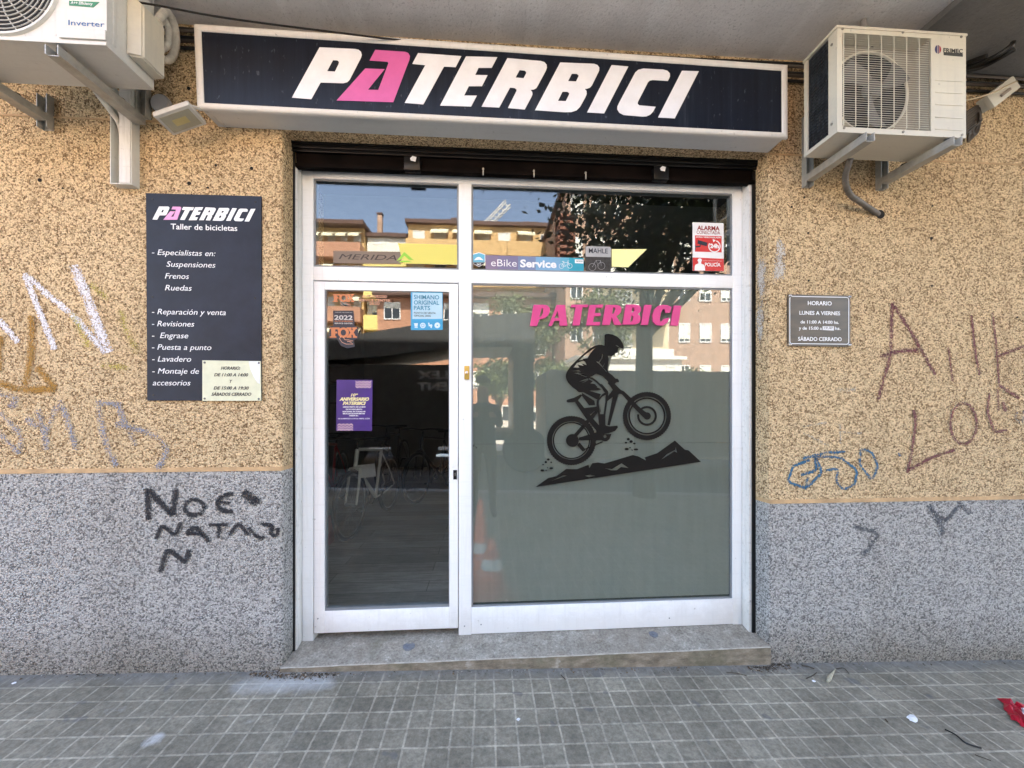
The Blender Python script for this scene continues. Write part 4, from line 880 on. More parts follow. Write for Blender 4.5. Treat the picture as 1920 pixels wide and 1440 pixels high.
# anniversary poster, taped inside the pane
Z6 = Zm(620, 700, 12.52); YI = YG - .0012
PURP = plain('purple_print', (.055, .022, .19), .35, 0, .2, 6); YELL = plain('pale_yellow_ink', (.78, .70, .34), .5); PNKW = plain('pink_white_ink', (.80, .55, .55), .5)
t = sticker('anniversary_poster', 'purple poster with yellow writing and zigzag corners on the door pane', 'poster', Z6.on([(140, 150), (128, 1345), (968, 1352), (985, 152)], YI), PURP, YI)
lines(t, Z6, [('10º', 470, 640, 542, 64, .3, .03), ('ANIVERSARIO', 205, 902, 640, 70, .3, .05), ('PATERBICI', 282, 828, 738, 70, .3, .05)], YELL, YI, 'yellow_lettering')
lines(t, Z6, [('¡GRAN FIESTA DE LA BICI!', 290, 815, 803, 28, 0, .03), ('5% DE DESCUENTO', 355, 740, 858, 26, 0, .03), ('ADICIONAL EN TODAS LAS', 275, 815, 910, 26, 0, .03), ('BICICLETAS EXPUESTAS', 290, 800, 958, 26, 0, .03), ('DESDE EL:', 440, 650, 1005, 26, 0, .03), ('18 de MARZO al 30 de ABRIL 2.026', 178, 915, 1075, 26, 0, .008)], TXTW, YI, 'white_lettering')
b = MB()
for (x0, x1, y0) in ((585, 952, 170), (160, 525, 1172)):
    for k in range(3):
        yy = y0 + 58 * k; n_ = 8; s_ = 1 if y0 < 600 else -1
        top = [(x0 + (x1 - x0) * i / n_, yy + (0 if (i % 2 == 0) == (s_ > 0) else 44)) for i in range(n_ + 1)]
        b.fill([Z6.on(top + [(p[0], p[1] + 22) for p in top[::-1]], YI)], YI - .0006, YI - .0001)
b.build('zigzag', PNKW, t, smooth=0)

# ------------------------------------------------------------------ air conditioners and their brackets
def bracket(name, label, x, w, z_arm, z_top, z_bot, y_tip, group):
    t = thing(name, label, 'bracket', (x, 0, z_bot), group)
    b = MB(); b.box(x - w / 2, x + w / 2, -.004, 0, z_bot, z_top).box(x - w / 2, x - w / 2 + .004, -.034, -.004, z_bot, z_top).box(x + w / 2 - .004, x + w / 2, -.034, -.004, z_bot, z_top)
    b.build('wall_rail', GALV, t)
    b = MB(); h = .040
    b.box(x - w / 2, x - w / 2 + .004, y_tip, -.034, z_arm - h, z_arm).box(x + w / 2 - .004, x + w / 2, y_tip, -.034, z_arm - h, z_arm).box(x - w / 2 + .004, x + w / 2 - .004, y_tip + .01, -.034, z_arm - h, z_arm - h + .004)
    b.build('arm', GALV, t)
    b = MB()
    for y in (y_tip + .04, -.14): MB().cyl((x, y, z_arm - .02), (x, y, z_arm + .012), .016, n=12).build('rubber_foot', RUBBER, t)
    return t
# --- right unit
Z2 = Zm(1400, 0, 3.4286)
AF, AB = -.345, -.145; ZINC = plain('zinc_screw', (.28, .26, .22), .45, .4)
c_ = [Z2.at(580, 178, AF), Z2.at(1408, 237, AF), Z2.at(1412, 888, AF), Z2.at(585, 848, AF)]
ax0 = (c_[0][0] + c_[3][0]) / 2; ax1 = (c_[1][0] + c_[2][0]) / 2; az0 = (c_[2][1] + c_[3][1]) / 2; az1 = (c_[0][1] + c_[1][1]) / 2
ac = thing('air_conditioner', 'cream outdoor air conditioner with square wire grille right of the shop sign', 'air conditioner', ((ax0 + ax1) / 2, (AF + AB) / 2, az0))
gx0_, gz1_ = Z2.at(615, 210, AF); gx1_, gz0_ = Z2.at(1186, 842, AF)
b = MB(); W = .004
front_hole = [(gx0_, gz0_), (gx1_, gz0_), (gx1_, gz1_), (gx0_, gz1_)]
b.fill([[(ax0, az0), (ax1, az0), (ax1, az1), (ax0, az1)], front_hole], AF, AF + .006)
b.box(ax0 - .006, ax1 + .006, AF - .004, AB + .004, az1 + .0005, az1 + .014, .004)
b.box(ax0, ax1, AF + .0065, AB, az0, az0 + .008).box(ax1 - .004, ax1, AF + .0065, AB, az0 + .008, az1)
b.box(ax0, ax0 + .004, AF + .0065, AF + .05, az0 + .008, az1).box(ax0, ax0 + .018, AB - .022, AB, az0 + .008, az1).box(ax0, ax0 + .004, AF + .05, AB - .022, az0 + .008, az0 + .02)
zi = Z2.at(1187, 500, AF)[0]
for yy in (515, 592, 670, 752, 830):
    x0, z0 = Z2.at(1212, yy, AF); x1, _ = Z2.at(1388, yy, AF); b.box(x0, x1, AF - .0025, AF + .002, z0 - .003, z0 + .003, .001)
b.build('casing', CREAM, ac)
def coil():
    m = NT('condenser_coil')
    w = m.n('TexWave', wave_type='BANDS', bands_direction='Z', i_Vector=m.co(), i_Scale=17.0, i_Distortion=2.4, i_Detail=1.0, i_Detail_Scale=9.0)
    c = m.ramp(w.outputs[0], [(.35, (.008, .010, .013)), (.7, (.055, .065, .075))])
    m.p(Base_Color=c, Roughness=.45).bump(w.outputs[0], .8, .01); return m.m
COIL = coil()
MB().box(ax0 + .006, ax0 + .012, AF + .052, AB - .024, az0 + .02, az1 - .004).build('coil', COIL, ac)
b = MB()                                    # zigzag fin bends standing off the coil
nz_ = 30
for k in range(nz_):
    z = az0 + .03 + (az1 - az0 - .05) * k / (nz_ - 1)
    b.tube([(ax0 + .004, AF + .056 + (AB - .03 - AF - .056) * i / 8, z + (.005 if i % 2 else -.003)) for i in range(9)], .0035, 5)
b.build('coil_fin', plain('coil_fin_dark', (.025, .03, .036), .5, .3, .4, 30), ac)
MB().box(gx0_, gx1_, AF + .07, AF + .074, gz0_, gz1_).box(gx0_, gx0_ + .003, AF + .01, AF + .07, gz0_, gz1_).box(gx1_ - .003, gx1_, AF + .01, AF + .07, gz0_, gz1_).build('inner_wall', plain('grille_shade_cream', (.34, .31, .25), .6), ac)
fcx, fcz = Z2.at(872, 530, AF); fr = (Z2.at(1085, 530, AF)[0] - Z2.at(650, 530, AF)[0]) / 2 * 1.14
b = MB(); b.lathe((fcx, AF + .066, fcz), (0, 1, 0), [(fr * 1.05, .003), (fr * 1.03, -.008), (fr * 1.0, -.008), (fr * .99, .0)], 48); b.build('fan_ring', CREAM, ac)
b = MB(); b.lathe((fcx, AF + .0675, fcz), (0, 1, 0), [(fr * .985, .0), (0, .0)], 48); b.build('fan_dark_disc', plain('fan_shade_dark', (.012, .012, .013), .7), ac)  # black disc painted in for the shade behind the blades
fan = MB(); fan.lathe((fcx, AF + .03, fcz), (0, 1, 0), [(0, 0), (.038, .002), (.046, .012), (.046, .034)], 24)
for k in range(3):
    a0 = R(20 + 120 * k); vv, ff = [], []
    for i in range(7):
        r_ = .045 + (fr * .93 - .045) * i / 6
        for j in range(7):
            a = a0 + R(-24 + 38 * j / 6) + .35 * (i / 6); vv.append((fcx + r_ * math.cos(a), AF + .040 + .022 * (j / 6 - .5), fcz + r_ * math.sin(a)))
    for i in range(6):
        for j in range(6): ff.append((i * 7 + j, i * 7 + j + 1, (i + 1) * 7 + j + 1, (i + 1) * 7 + j))
    fan.add(vv, ff)
fan.build('fan', plain('fan_grey_plastic', (.12, .11, .10), .5), ac)
b = MB(); nw = 42
for k in range(nw):
    z = gz0_ + (gz1_ - gz0_) * (k + .5) / nw; b.tube([(gx0_, AF + .006, z), (gx0_ + .006, AF - .006, z), (gx1_ - .006, AF - .006, z), (gx1_, AF + .006, z)], .0010, 5)
for k in range(8):
    x = gx0_ + (gx1_ - gx0_) * k / 7; x = min(max(x, gx0_ + .004), gx1_ - .004); b.tube([(x, AF + .006, gz1_), (x, AF - .003, gz1_ - .005), (x, AF - .003, gz0_ + .005), (x, AF + .006, gz0_)], .0019, 6)
b.build('grille', plain('cream_wire', (.70, .66, .54), .45, 0, .08), ac)
lg = MB(); cx, cz = Z2.at(1229, 318, AF); r_ = .0195
ell_ = [(cx + r_ * .85 * math.cos(2 * math.pi * i / 24), cz + r_ * 1.1 * math.sin(2 * math.pi * i / 24)) for i in range(24)]
for k, (a, b_) in enumerate(((-1.1, -.1), (-.1, .35), (.35, 1.1))):
    pts = [p for p in ell_ if a * r_ * .8 <= p[0] - cx <= b_ * r_ * .8]
    pts.sort(key=lambda p: math.atan2(p[1] - cz, p[0] - (cx + (a + b_) / 2 * r_ * .7)))
    if len(pts) > 2: lg.use(k).fill([pts], AF - .0012, AF - .0002)
lg.build('emblem', [plain('emblem_blue', (.05, .06, .16), .4), plain('emblem_violet', (.16, .08, .16), .4), plain('emblem_red', (.42, .04, .05), .4)], ac, smooth=0)
b = MB(); p0, p1 = Z2.at(1264, 334, AF), Z2.at(1388, 334, AF); b.text('FRIMEC', p0[0], p1[0], p0[1] - .002, .021, AF - .0002, .001, 0, .012)
x0, z0 = Z2.at(1266, 355, AF); x1, z1 = Z2.at(1388, 343, AF); b.fill([[(x0, z0), (x1, z0 - .002), (x1, z1 - .002), (x0, z1 )]], AF - .0012, AF - .0002)
b.build('lettering', TXTD, ac, smooth=0)
b = MB()
for p in [(616, 186), (1003, 209), (1378, 238), (625, 824), (1005, 848), (1383, 868)]:
    x, z = Z2.at(*p, AF); MB().cyl((x, AF - .003, z), (x, AF + .002, z), .006, n=10).build('screw', ZINC, ac)
for p in [(560, 250), (568, 770)]:
    _, z = Z2.at(*p, AF); MB().cyl((ax0 - .003, AF + .03, z), (ax0 + .002, AF + .03, z), .006, n=10).build('screw', ZINC, ac)
zarm = az0 - .022
bx0 = at(1510, 330, 0)[0]; bx1 = at(1648, 330, 0)[0]
bracket('wall_bracket', 'left bracket under the cream air conditioner with the square grille', bx0, .046, zarm, at(1505, 222, 0)[1], at(1505, 353, 0)[1], -.385, 'brackets of the air conditioners')
bracket('wall_bracket', 'right bracket under the cream air conditioner with the square grille', bx1, .046, zarm, zarm + .3, at(1648, 358, 0)[1], -.385, 'brackets of the air conditioners')
# drain hose
pts = []
for px, py, y in [(1594, 297, -.22), (1590, 312, -.20), (1585, 330, -.16), (1587, 350, -.12), (1596, 367, -.085), (1612, 378, -.06), (1628, 389, -.035), (1641, 398, -.012), (1646, 402, .004)]:
    x, z = at(px, py, y); pts.append((x, y, z))
def spline(pts, n=6):
    P = [Vector(p) for p in pts]; out = []
    for i in range(len(P) - 1):
        a, b_, c, d = P[max(i - 1, 0)], P[i], P[i + 1], P[min(i + 2, len(P) - 1)]
        for k in range(n):
            t_ = k / n; out.append(.5 * ((2 * b_) + (c - a) * t_ + (2 * a - 5 * b_ + 4 * c - d) * t_ ** 2 + (3 * b_ - a - 3 * c + d) * t_ ** 3))
    return out + [P[-1]]
h = thing('drain_hose', 'grey corrugated hose hanging from the cream air conditioner into a hole in the wall', 'hose', pts[0])
sp_ = spline(pts, 8); MB().tube(sp_, [.0135 + (.0018 if i % 2 else 0) for i in range(len(sp_))], 12).build('tube', HOSE, h)
x, z = at(1650, 402, 0); MB().cyl((x, -.003, z), (x, .005, z), .026, n=24).build('wall_hole', HOLE, bld)
# --- left unit
Z1 = Zm(0, 0, 3.4286)
LF, LB = -.42, -.19
lx1_ = at(200, 60, LF)[0]; lx0_ = lx1_ - .86; lz0_ = (at(100, 81, LF)[1] + at(187, 86, LF)[1]) / 2; lz1_ = lz0_ + .56
la = thing('air_conditioner', 'off-white outdoor air conditioner with round fan grille left of the shop sign', 'air conditioner', ((lx0_ + lx1_) / 2, (LF + LB) / 2, lz0_))
fx, fz = at(4, -34, LF); fR = at(112, -34, LF)[0] - fx
b = MB(); b.fill([[(lx0_, lz0_), (lx1_, lz0_), (lx1_, lz1_), (lx0_, lz1_)], circ(fx, fz, fR * .97, 48)], LF, LF + .005)
b.box(lx0_, lx1_ - .0, LF + .0055, LB, lz0_ + .001, lz0_ + .008).box(lx1_ - .005, lx1_, LF + .0055, LB, lz0_ + .0085, lz1_).box(lx0_ - .004, lx1_ + .004, LF - .004, LB, lz1_ + .001, lz1_ + .02, .004)
b.box(lx0_ - .002, lx1_ + .003, LF - .006, LF - .0005, lz0_ - .002, lz0_ + .012, .002)
b.box(lx1_ + .0005, lx1_ + .004, LF + .025, LF + .04, lz0_ + .03, lz0_ + .5, .001)
b.build('casing', OFFWHITE, la)
b = MB(); b.lathe((fx, LF, fz), (0, 1, 0), [(fR * 1.02, 0), (fR * 1.0, -.010), (fR * .96, -.010), (fR * .955, .03)], 56)
b.build('fan_ring', OFFWHITE, la)
b = MB()
for k in range(11): b.ring((fx, LF - .007 + .0, fz), (0, 1, 0), fR * (.12 + .078 * k), .0022, 48, 5)
for k in range(18):
    a = 2 * math.pi * k / 18; P_ = [(fx + fR * r_ * math.cos(a + .5 * r_), LF - .004, fz + fR * r_ * math.sin(a + .5 * r_)) for r_ in (.1, .35, .6, .8, .96)]; b.tube(P_, .0026, 5)
b.build('grille', plain('grey_wire', (.48, .48, .45), .45), la)
MB().lathe((fx, LF + .05, fz), (0, 1, 0), [(fR * .96, 0), (0, 0)], 48).build('fan_dark_disc', plain('fan_shadow_dark', (.012, .012, .013), .7), la)  # black disc painted in for the shade behind the round grille
GRNL = plain('green_label', (.04, .22, .11), .45)
b = MB(); b.fill([Z1.on([(445, 5), (445, 35), (600, 48), (640, 14)], LF - .0005)], LF - .0012, LF - .0002); b.build('label', GRNL, la, smooth=0)
b = MB(); p0, p1 = Z1.at(457, 27, LF), Z1.at(598, 36, LF); b.text('A++ Efficiency', p0[0], p1[0], (p0[1] + p1[1]) / 2, .0115, LF - .0013, .0006, .15, .01); b.build('white_lettering', TXTW, la, smooth=0)
b = MB(); p0, p1 = Z1.at(441, 163, LF), Z1.at(672, 172, LF); b.text('Inverter', p0[0], p1[0], (p0[1] + p1[1]) / 2, .021, LF - .0002, .0008); b.build('lettering', plain('blue_ink', (.03, .12, .32), .45), la, smooth=0)
b = MB(); (x0, z0), (x1, z1) = Z1.at(385, 240, LF), Z1.at(640, 195, LF); b.box(x0, x1 + .03, LF - .008, LF + .001, z0 - .006, z1, .006); b.build('grip_ledge', OFFWHITE, la)
# service cover on the side of the left unit
sx = lx1_
zc0, zc1 = lz0_ + .045, lz0_ + .33
b = MB(); v = [(sx, LB - .145, zc0), (sx, LB + .0, zc0), (sx, LB + .0, zc1 + .03), (sx, LB - .145, zc1), (sx + .06, LB - .13, zc0 + .0), (sx + .06, LB - .01, zc0), (sx + .06, LB - .01, zc1 - .04), (sx + .06, LB - .13, zc1 - .05)]
b.add(v, [(0, 1, 2, 3)[::-1], (4, 5, 6, 7), (0, 4, 7, 3), (1, 2, 6, 5), (0, 1, 5, 4), (3, 7, 6, 2)])
bmx = bmesh.new(); vv = [bmx.verts.new(p) for p in b.v]; [bmx.faces.new([vv[i] for i in f]) for f in b.f]; bmesh.ops.recalc_face_normals(bmx, faces=bmx.faces); bmesh.ops.bevel(bmx, geom=list(bmx.edges), offset=.007, segments=3, affect='EDGES')
b = MB(); b.bm(bmx); o = b.build('valve_cover', CREAM, la); o['label'] = 'cream valve cover on the side'
b = MB(); b.box(sx + .0005, sx + .002, LB - .075, LB - .01, zc1 + .07, zc1 + .21); b.build('rating_plate', plain('grey_print', (.35, .35, .35), .5, 0, .3, 80), la)
arm_z = lz0_ - .022; bxl = at(274, 200, 0)[0]
bracket('wall_bracket', 'right bracket under the off-white air conditioner', bxl, .052, arm_z, at(274, 160, 0)[1], at(274, 226, 0)[1], -.44, 'brackets of the air conditioners')
bracket('wall_bracket', 'bracket at the far left edge under the off-white air conditioner', at(92, 200, 0)[0], .05, arm_z, arm_z + .10, arm_z - .07, -.44, 'brackets of the air conditioners')
dx0, dx1 = at(222, 300, 0)[0], at(262, 300, 0)[0]; dz0, dz1 = at(242, 354, 0)[1], at(242, 172, 0)[1]
t = thing('cable_duct', 'open white cable duct running down the wall under the off-white air conditioner', 'cable duct', ((dx0 + dx1) / 2, 0, dz0))
b = MB(); b.box(dx0, dx1, -.004, 0, dz0, dz1).box(dx0, dx0 + .004, -.045, -.004, dz0, dz1).box(dx1 - .004, dx1, -.045, -.004, dz0, dz1).box(dx0 + .004, dx1 - .004, -.045, -.004, dz0, dz0 + .004); b.build('channel', OFFWHITE, t)
MB().box(dx1 - .058, dx1 - .0045, -.049, -.043, dz0 + .005, dz1 - .02, .002).build('cover', WHITEDIRTY, t)
# lagged pipes looping from the left unit
for k, (pp, r_, lab) in enumerate([([(296, 40, -.22), (312, 22, -.16), (326, 45, -.10), (330, 80, -.07), (322, 108, -.06), (308, 112, -.12), (296, 100, -.18)], .017, 'outer white lagged pipe looping beside the off-white air conditioner'),
                             ([(294, 50, -.20), (306, 38, -.15), (316, 55, -.12), (315, 82, -.11), (304, 92, -.15), (296, 84, -.18)], .014, 'inner white lagged pipe looping beside the off-white air conditioner')]):
    pts = []
    for px, py, y in pp: x, z = at(px, py, y); pts.append((x, y, z))
    t = thing('lagged_pipe', lab, 'pipe', pts[0], 'lagged pipes of the air conditioner'); sp_ = spline(pts, 6)
    MB().tube(sp_, [r_ * (1 + .06 * smooth_noise(i * .7)) for i in range(len(sp_))], 12).build('lagging', PIPE, t)
for k, (pp, r_, lab, mt) in enumerate([([(180, 172, -.10), (205, 205, -.06), (224, 232, -.03), (231, 262, -.022), (236, 290, -.022), (240, 320, -.022)], .013, 'cream lagged pipe running down inside the open cable duct', PIPE),
                             ([(196, 150, -.14), (216, 190, -.06), (226, 215, -.035), (240, 250, -.018), (233, 300, -.018), (238, 345, -.018)], .008, 'thin white drain pipe running down inside the open cable duct', OFFWHITE)]):
    pts = []
    for px, py, y in pp: x, z = at(px, py, y); pts.append((x, y, z))
    t = thing('pipe', lab, 'pipe', pts[0]); MB().tube(spline(pts, 6), r_, 10).build('tube', mt, t)
# floodlight and round cover left of the sign
fl = at(338, 222, -.14); t = thing('floodlight', 'small grey floodlight tilted down at the lower left corner of the sign', 'floodlight', (fl[0], -.14, fl[1]))
ca, sa = math.cos(R(22)), math.sin(R(22))
Mx = Matrix(((ca, -sa, 0, fl[0]), (0, 0, -1, -.14), (sa, ca, 0, fl[1]), (0, 0, 0, 1))) @ Matrix.Rotation(R(-9), 4, 'X')
b = MB(); b.box(-.088, .088, -.014, .014, -.056, .056, .006, Mx)
for k in range(9): b.box(-.075 + .018 * k, -.069 + .018 * k, .0145, .026, -.045, .045, 0, Mx)
b.build('body', GREYPL, t)
b = MB(); b.box(-.072, .072, -.0165, -.0143, -.042, .042, 0, Mx); b.build('lens', plain('floodlight_lens', (.36, .34, .26), .2), t)
b = MB(); b.box(-.034, .034, -.0178, -.0166, -.016, .016, 0, Mx); b.build('led_panel', plain('led_yellow', (.48, .40, .18), .4), t)
b = MB(); b.tube([Mx @ Vector((.07, .0, .05)), Vector((fl[0] + .11, -.10, fl[1] + .07)), Vector((fl[0] + .13, -.01, fl[1] + .06))], .008, 8); b.build('mounting_arm', GREYPL, t)
x, z = at(305.5, 198, 0); t = thing('junction_cover', 'round grey cap on the wall above the floodlight', 'junction box', (x, 0, z))
MB().lathe((x, 0, z), (0, -1, 0), [(.047, -.002), (.047, .018), (.043, .024), (0, .026)], 28).build('cap', plain('grey_cap', (.42, .41, .41), .5, 0, .08), t)
# cables along the top of the wall
random.seed(3)
for k in range(5):
    z0 = 3.345 + .022 * k; pts = [(x * .6 - 9, -.014 - .012 * (k % 2) - .004 * random.random(), z0 + .006 * math.sin(x * .9 + k) + .004 * random.uniform(-1, 1)) for x in range(31)]
    t = thing('wall_cable', ['lowest', 'second lowest', 'middle', 'second highest', 'highest'][k] + ' of the dark cables running under the rendered overhang', 'cable', pts[0], 'cables under the overhang')
    MB().tube(spline(pts, 2), .008, 7).build('sheath', [CABLE, plain('brown_cable', (.05, .035, .025), .5), CABLE, plain('grey_brown_cable', (.09, .07, .055), .5), CABLE][k], t)
pts = []
for px, py, y in [(250, 3, -.30), (300, 11, -.28), (400, 30, -.24), (520, 47, -.21), (640, 62, -.18), (740, 74, -.145), (820, 80, -.10)]:
    x, z = at(px, py, y); pts.append((x, y, z))
t = thing('hanging_cable', 'thin black cable sagging from the off-white air conditioner to the top of the sign', 'cable', pts[0]); MB().tube(spline(pts, 5), .0042, 7).build('sheath', CABLE, t)
pts = []
for px, py, y in [(1618, -25, -.30), (1619, 10, -.28), (1624, 32, -.25), (1631, 50, -.24), (1633, 62, -.24)]:
    x, z = at(px, py, y); pts.append((x, y, z))
zt_ = ZS + .01
t = thing('riser_conduit', 'grey conduit rising from the top of the cream air conditioner', 'conduit', pts[0])
x0 = pts[2][0]; MB().tube(spline([(x0 - .015, -.25, ZS + .05), (x0 - .015, -.25, ZS - .03), (x0 - .005, -.25, ZS - .09), (x0 + .02, -.25, az1 + .03), (x0 + .02, -.25, az1 - .0)], 6), .015, 10).build('tube', plain('grey_conduit', (.27, .25, .23), .55), t)
# tilted box, its wire and the coil of cables at the right
bxp = at(1871, 178, -.06); t = thing('connection_box', 'tilted cream connection box high on the wall beside the cream air conditioner', 'connection box', (bxp[0], -.06, bxp[1]))
Mx = Matrix.Translation((bxp[0], -.06, bxp[1])) @ Matrix.Rotation(R(-37), 4, 'Y')
b = MB(); b.box(-.105, .105, -.028, .0, -.041, .041, .005, Mx).box(-.1, .1, .001, .03, -.038, .038, 0, Mx); b.build('lid', CREAM, t)
MB().box(-.04, .035, -.036, -.0285, -.018, -.002, .003, Mx).build('clip', plain('brown_grey_clip', (.22, .18, .14), .5), t)
pts = []
for px, py, y in [(1800, 190, -.12), (1830, 184, -.115), (1866, 172, -.108), (1890, 160, -.105), (1906, 152, -.105)]:
    x, z = at(px, py, y); pts.append((x, y, z))
t2 = thing('wire', 'pale wire running across the tilted connection box', 'wire', pts[0]); MB().tube(spline(pts, 5), .0042, 7).build('sheath', plain('beige_wire', (.48, .38, .24), .5), t2)
t2 = thing('cable_coil', 'bundle of dark cables hanging in loops below the tilted connection box', 'cable', (bxp[0] - .1, -.03, bxp[1] - .15))
b = MB()
for k in range(9):
    pts = []
    for px, py, y in [(1805, 216 + 5 * k, -.05 - .006 * k), (1822 + 2 * k, 204 + 3 * k, -.045), (1836, 200 + 3 * k, -.03 - .005 * k), (1838 - k, 226 + 2 * k, -.03), (1832 - 2 * k, 250 + 2 * k, -.035), (1825 - k, 248, -.04 - .004 * k), (1827, 225, -.04)]:
        x, z = at(px, py, y); pts.append((x, y, z))
    b.tube(spline(pts, 5), .0055, 6)
b.build('loops', plain('brown_loop_cable', (.045, .032, .022), .5), t2)
t2 = thing('torn_cable', 'loose black cables drooping from the dark overhang beside the cream air conditioner', 'cable', (at(1860, 100, -.2)[0], -.2, at(1860, 100, -.2)[1])); b = MB()
for pp in ([(1800, 130, -.06), (1830, 122, -.12), (1870, 104, -.2), (1896, 86, -.24), (1899, 80, -.24)], [(1800, 134, -.06), (1840, 126, -.12), (1880, 106, -.2), (1903, 92, -.24)], [(1800, 124, -.06), (1830, 112, -.14), (1850, 105, -.18)]):
    pts = []
    for px, py, y in pp: x, z = at(px, py, y); pts.append((x, y, z))
    b.tube(spline(pts, 5), .012, 7)
b.build('sheath', CABLE, t2)

# ------------------------------------------------------------------ litter on the pavement
def on_g(px, py):
    u = (px - PX) / F; v = (py - PY) / F; dx, dy, dz = sn + u * cs, cs - u * sn, -v
    t_ = (CAM_Z + .004) / (-dz - .0289 * dx); x, y = dx * t_, CAM_Y + dy * t_
    return Vector((x, y, gz(x)))
def crumple(name, label, cat, px, py, size, mat, flat=.45, n=2, rough=.35):
    p = on_g(px, py); t = thing(name, label, cat, p); bm_ = bmesh.new(); bmesh.ops.create_icosphere(bm_, subdivisions=n, radius=size)
    for v in bm_.verts:
        d = 1 + rough * random.uniform(-1, 1); v.co = Vector((v.co.x * d, v.co.y * d * .8, v.co.z * d * flat))
    zmin = min(v.co.z for v in bm_.verts)
    b = MB(); b.bm(bm_, Matrix.Translation(p + Vector((0, 0, -zmin + .0005)))); o = b.build('crumpled_sheet', mat, t, smooth=0); return t
random.seed(11)
crumple('crumpled_paper', 'small white crumpled paper on the paving tiles near the right edge', 'litter', 1711, 1351, .021, PAPERW)
crumple('paper_scrap', 'tiny white scrap of paper on the paving in front of the step', 'litter', 972, 1351, .009, PAPERW)
crumple('paper_scrap', 'tiny pale scrap beside the dry husk on the right', 'litter', 1526, 1278, .008, PAPERW)
crumple('paper_scrap', 'tiny white scrap at the left edge of the paving', 'litter', 26, 1282, .009, PAPERW, .3)
# red wrapper
p0 = on_g(1878, 1314); t = thing('snack_wrapper', 'crumpled red wrapper on the paving at the right edge', 'wrapper', p0)
REDW = plain('red_wrapper', (.40, .010, .028), .28, 0, .35, 20)
pa, pb, pc_, pd = on_g(1872, 1312), on_g(1990, 1352), on_g(1975, 1398), on_g(1898, 1352); b = MB(); vv, ff, mi = [], [], []; random.seed(8); n_ = 12; m_ = 8
for i in range(n_ + 1):
    for j in range(m_ + 1):
        q = pa.lerp(pb, i / n_).lerp(pd.lerp(pc_, i / n_), j / m_); e_ = min(i, n_ - i, j, m_ - j)
        vv.append(q + Vector((random.uniform(-.006, .006), random.uniform(-.006, .006), .002 + (.030 * abs(math.sin(i * 1.9 + j * .7)) * random.uniform(.3, 1) + .012 if e_ else random.uniform(.0, .012)))))
for i in range(n_):
    for j in range(m_):
        a = i * (m_ + 1) + j; b.use(1 if 4 <= i <= 7 and 2 <= j <= 4 else 0); ff = [(a, a + m_ + 1, a + m_ + 2), (a, a + m_ + 2, a + 1)]; b.f += ff; b.mi += [b.k] * 2
b.v = [tuple(v) for v in vv]; b.soft = [1.0] * len(vv); b.build('foil', [REDW, PAPERW], t, smooth=0)
# husk, twigs, leaf, dark strip
p0, p1 = on_g(1552, 1281), on_g(1566, 1257); t = thing('dry_husk', 'pale dry pointed husk lying on the paving right of the step', 'husk', p0)
MB().tube([p0 + Vector((0, 0, .010)), p0.lerp(p1, .2) + Vector((0, 0, .012)), p0.lerp(p1, .6) + Vector((0, 0, .009)), p1 + Vector((0, 0, .006))], [.006, .011, .006, .002], 8).build('husk', plain('straw', (.42, .38, .27), .7, 0, .3, 60), t)
TWIG = plain('twig_brown', (.06, .045, .03), .8)
for i, (pp, r_, lab) in enumerate([([(1503, 1249), (1515, 1252), (1527, 1255)], .0028, 'short dark twig left of the dry husk'), ([(1512, 1273), (1524, 1269), (1531, 1262)], .0024, 'bent thin twig just left of the dry husk'), ([(1568, 1255), (1582, 1255), (1592, 1264)], .0022, 'curved twig right of the dry husk'),
      ([(1772, 1369), (1792, 1381), (1812, 1395), (1840, 1404)], .0035, 'black plastic strip on the paving below the crumpled paper'), ([(1828, 1416), (1858, 1429)], .002, 'thin dark stalk at the lower right of the paving'), ([(1362, 1262), (1380, 1264), (1400, 1268)], .0018, 'fine stalk on the paving below the right end of the step'), ([(1052, 1267), (1060, 1276)], .0025, 'short dark stalk in front of the step'), ([(1430, 1255), (1444, 1252), (1449, 1247)], .0022, 'bent straw at the right end of the step'), ([(1660, 1350), (1664, 1356)], .003, 'dark speck of bark left of the crumpled paper')]):
    pts = [on_g(*q) + Vector((0, 0, r_ + .0005 + (.004 if j == 1 else 0))) for j, q in enumerate(pp)]
    t = thing('plastic_strip' if i == 3 else 'twig', lab, 'strip' if i == 3 else 'twig', pts[0], None if i == 3 else 'twigs on the paving'); MB().tube(spline(pts, 4), r_, 6).build('stem', CABLE if i == 3 else TWIG, t)
# dry leaf bits and dirt along the foot of the wall: countless crumbs
b = MB(); random.seed(5)
for k in range(1700):
    u_ = random.random()
    px = random.choice([random.uniform(470, 620), random.uniform(1400, 1480), random.uniform(0, 1920), random.uniform(480, 640)])
    x = at(px, 1250, -.02)[0]; y = -.006 - abs(random.gauss(0, .022)); s_ = random.uniform(.0012, .0055) * random.choice([1, 1, 1.8])
    if XL < x < XR: y -= .016
    z = gz(x) + .0006; a = random.uniform(0, 6.28); dx, dy = s_ * math.cos(a), s_ * math.sin(a)
    b.use(random.choice([0, 0, 1, 2])).add([(x - dx, y - dy, z), (x + dy * .5, y - dx * .5, z + s_ * .5), (x + dx, y + dy, z + s_ * .2), (x - dy * .5, y + dx * .5, z + s_ * .4)], [(0, 1, 2), (0, 2, 3), (0, 1, 3)])
o = b.build('leaf_litter', [TWIG, plain('dry_leaf', (.16, .10, .05), .8), plain('pale_crumb', (.35, .32, .27), .8)], smooth=0); tag(o, 'crumbs and leaf litter along the foot of the wall', 'leaf litter', kind='stuff')
